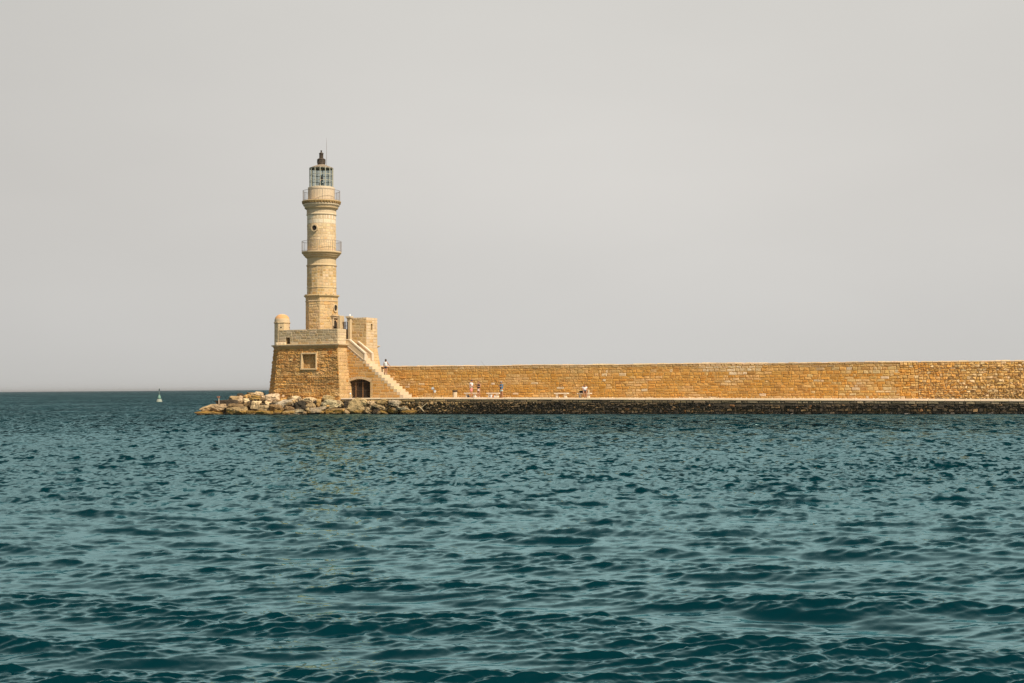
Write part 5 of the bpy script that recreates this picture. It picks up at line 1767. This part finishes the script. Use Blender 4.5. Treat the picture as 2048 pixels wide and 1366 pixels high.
def cap_on(t, xf, info, mat, bill=None):
    hd, top, fwd = info
    m = MB()
    c = hd + V(0, 0.0, 0.022)
    rings = []
    for j in range(6):
        q = j / 5 * math.pi * 0.5
        rings += [xf @ (c + V(math.cos(a) * math.sin(q) * 0.062, math.sin(a) * math.sin(q) * 0.066, math.cos(q) * 0.052)) for a in np.linspace(0, 2 * math.pi, 17)[:-1]]
    m.grid(rings, 16, 6, (1, 1, 1), closed=True)
    o = m.build("cap", mat, t, smooth=True)
    m = MB()
    lo = [xf @ (c + V(x, y, -0.004)) for x, y in ((-0.05, -0.045), (-0.035, -0.105), (0.035, -0.105), (0.05, -0.045))]
    m.prism(lo, [p + Vector((0, 0, 0.012)) for p in lo], (1, 1, 1))
    m.build("cap_brim", bill or mat, o)

# man in white T-shirt, seen in profile facing right
b = 4.9; a_ = AB(942.6, b, 790)
t, xf, info = person("man in white T-shirt, pink shorts and dark cap standing beside the left bench", P(a_, b, zq(a_)), R(72), 1.80,
    ([V(0.125, -0.02, 0.645), V(0.06, -0.135, 0.655)], [V(-0.125, -0.02, 0.64), V(-0.04, -0.14, 0.645)]),
    STAND((0.0, 0.02), (0.0, -0.03)), SKINM, 0, cloth('white_tshirt', (0.74, 0.74, 0.76)), 0.55, cloth('pink_shorts', (0.70, 0.27, 0.24)), 0.85,
    cloth('black_shoe', (0.02, 0.02, 0.02)), cloth('brown_hair', (0.07, 0.045, 0.03)), head=V(0, -0.022, -0.008), shirt_low=0.02, slim=1.08)
cap_on(t, xf, info, cloth('navy_cap', (0.03, 0.035, 0.07)), cloth('red_brim', (0.75, 0.14, 0.06)))
m = MB(); m.tube([xf @ p for p in (V(0.085, -0.06, 0.80), V(0.03, -0.098, 0.70), V(-0.05, -0.092, 0.60), V(-0.09, 0.0, 0.57))], 0.009 * 1.8, 6)
m.build("strap", cloth('green_strap', (0.10, 0.16, 0.08)), t)
# woman in black top, pale shorts
b = 4.9; a_ = AB(957.4, b, 790)
person("woman in black top and pale shorts with her hand raised to her chin", P(a_, b, zq(a_)), R(-28), 1.64,
    ([V(0.135, -0.01, 0.66), V(0.03, -0.11, 0.68)], [V(-0.10, -0.07, 0.665), V(-0.035, -0.095, 0.80)]),
    STAND((0.012, 0.0), (-0.005, -0.03)), SKINM, 0, cloth('black_top', (0.012, 0.013, 0.018)), 0.0, cloth('pale_pink_shorts', (0.76, 0.62, 0.56)), 0.42,
    cloth('white_trainer', (0.72, 0.70, 0.68)), cloth('auburn_hair', (0.16, 0.06, 0.03)), hair='long', skirt=True)
# angler
b = 1.2; a_ = AB(1002.9, b, 790)
zA = zq(a_)
locA = P(a_, b, zA)
t, xf, info = person("angler in blue T-shirt and pale shorts holding a long rod", locA, R(-62), 1.60,
    ([V(0.115, -0.06, 0.655), V(0.03, -0.165, 0.70)], [V(-0.115, -0.03, 0.65), V(-0.03, -0.14, 0.675)]),
    STAND((0.02, 0.03), (-0.01, -0.02)), SKIN2, 0, cloth('blue_tshirt', (0.035, 0.17, 0.31)), 0.55, cloth('pale_blue_shorts', (0.40, 0.56, 0.57)), 0.62,
    cloth('tan_sandal', (0.35, 0.22, 0.13)), cloth('dark_hair', (0.03, 0.02, 0.015)), slim=1.08, shirt_low=0.03)
cap_on(t, xf, info, cloth('grey_cap', (0.30, 0.31, 0.30)), cloth('dark_brim', (0.03, 0.03, 0.03)))
hnd = xf @ V(0.0, -0.165, 0.695)
# rod: butt near the hip, tip up and to the left above the wall line
bt_ = hnd.y
tip = WY(962.0, 722.0, hnd.y - 0.6)
butt = hnd + (hnd - tip).normalized() * 0.45
rod = empty("fishing_rod", butt, "long thin dark fishing rod held by the angler in blue", "fishing rod")
m = MB()
pp = [butt + (tip - butt) * s + Vector((0, 0, 0.10 * math.sin(s * math.pi))) * 1.0 for s in np.linspace(0, 1, 12)]
m.tube(pp, [0.022 - 0.017 * s for s in np.linspace(0, 1, 12)], 6); m.build("blank", plain('dark_carbon', (0.03, 0.025, 0.02), 0.4), rod)
m = MB(); q0 = butt.lerp(tip, 0.09); m.tube([q0 + Vector((0, -0.02, -0.08)), q0 + Vector((0.05, -0.02, -0.08))], 0.035, 10); m.tube([q0, q0 + Vector((0.02, -0.02, -0.08))], 0.01, 6)
m.build("reel", plain('dark_reel', (0.04, 0.04, 0.045), 0.3, metallic=0.5), rod)
# seated reader
b = 6.05; a_ = AB(1169.3, b, 785); zz = zq(a_)
Hs = 1.74
pel = (0.46 + 0.10) / Hs
LG = ([V(0.05, -0.02, pel - 0.01), V(0.085, -0.245, pel + 0.012), V(0.055, -0.20, 0.045), V(0.060, -0.285, 0.022)],
      [V(-0.05, -0.02, pel - 0.01), V(-0.095, -0.25, pel + 0.012), V(-0.030, -0.23, 0.045), V(-0.035, -0.315, 0.022)])
t, xf, info = person("reader in white T-shirt and dark shorts sitting bent over on the bench", P(a_, b - 0.02, zz), R(4), Hs,
    ([V(0.135, -0.10, pel + 0.135), V(0.05, -0.215, pel + 0.075)], [V(-0.135, -0.10, pel + 0.135), V(-0.04, -0.22, pel + 0.075)]),
    LG, SKINM, 0, cloth('white_shirt', (0.74, 0.73, 0.74)), 0.6, cloth('dark_shorts', (0.02, 0.024, 0.03)), 0.60,
    cloth('dark_green_shoe', (0.03, 0.045, 0.03)), cloth('black_hair', (0.015, 0.012, 0.01)), lean=V(0, -0.07, -0.015), head=V(0, -0.055, -0.035), pelvis=pel, slim=1.05)
c0 = xf @ V(0.0, -0.245, pel + 0.085)
m = MB(); qa = Matrix.Rotation(R(4), 3, 'Z')
lo = [c0 + qa @ Vector((x, y, 0.03 * (y / 0.07))) for x, y in ((-0.11, -0.07), (0.11, -0.07), (0.11, 0.07), (-0.11, 0.07))]
m.prism(lo, [p + Vector((0, 0, 0.02)) for p in lo], (1, 1, 1))
o = m.build("open_book", plain('dark_cover', (0.05, 0.06, 0.07), 0.5), origin=c0); tag(o, "dark open book in the hands of the seated reader", "book")
# woman climbing the stairs, seen from behind
b = bS + 1.25
a_ = AB(772.9, b, 748)
i_st = int((a_foot - a_) / tread)
zst = zf + (i_st + 1) * rise + 0.008
a_ = a_foot - (i_st + 0.5) * tread
LE = ([V(0.050, 0, 0.50), V(0.052, 0.005, 0.275), V(0.050, 0.0, 0.045), V(0.055, -0.085, 0.022)],
      [V(-0.050, 0, 0.50), V(-0.052, -0.005, 0.275), V(-0.048, 0.015, 0.045), V(-0.055, -0.07, 0.022)])
person("woman in pale sleeveless top and dark shorts climbing the stone steps", P(a_ + 0.02, b, zst), R(175), 1.60,
    ([V(0.130, 0.0, 0.66), V(0.135, -0.04, 0.53)], [V(-0.165, 0.02, 0.68), V(-0.265, -0.02, 0.58)]),
    LE, SKINM, 0, cloth('pale_blue_top', (0.64, 0.72, 0.74)), 0.0, cloth('navy_shorts', (0.012, 0.03, 0.05)), 0.5,
    cloth('black_sandal', (0.03, 0.03, 0.035)), cloth('dark_brown_hair', (0.06, 0.035, 0.02)), hair='long', slim=0.95)

# ------------------------------------------------------------------ sea haze
def build_haze():
    m, t = newmat('sea_haze')
    v = t.n('ShaderNodeVolumePrincipled', {'Color': (0.93, 0.95, 0.97, 1), 'Density': 0.00005, 'Anisotropy': 0.3})
    t.n('ShaderNodeOutputMaterial', {'Volume': v.outputs[0]})
    x0, x1, y0, y1, z0, z1 = -36000.0, 36000.0, -60.0, 66000.0, -3.0, 31.0
    mb = MB()
    lo = [Vector((x0, y0, z0)), Vector((x1, y0, z0)), Vector((x1, y1, z0)), Vector((x0, y1, z0))]
    mb.prism(lo, [p + Vector((0, 0, z1 - z0)) for p in lo])
    o = fix_normals(mb.build("haze", m))
    o['kind'] = 'stuff'
build_haze()
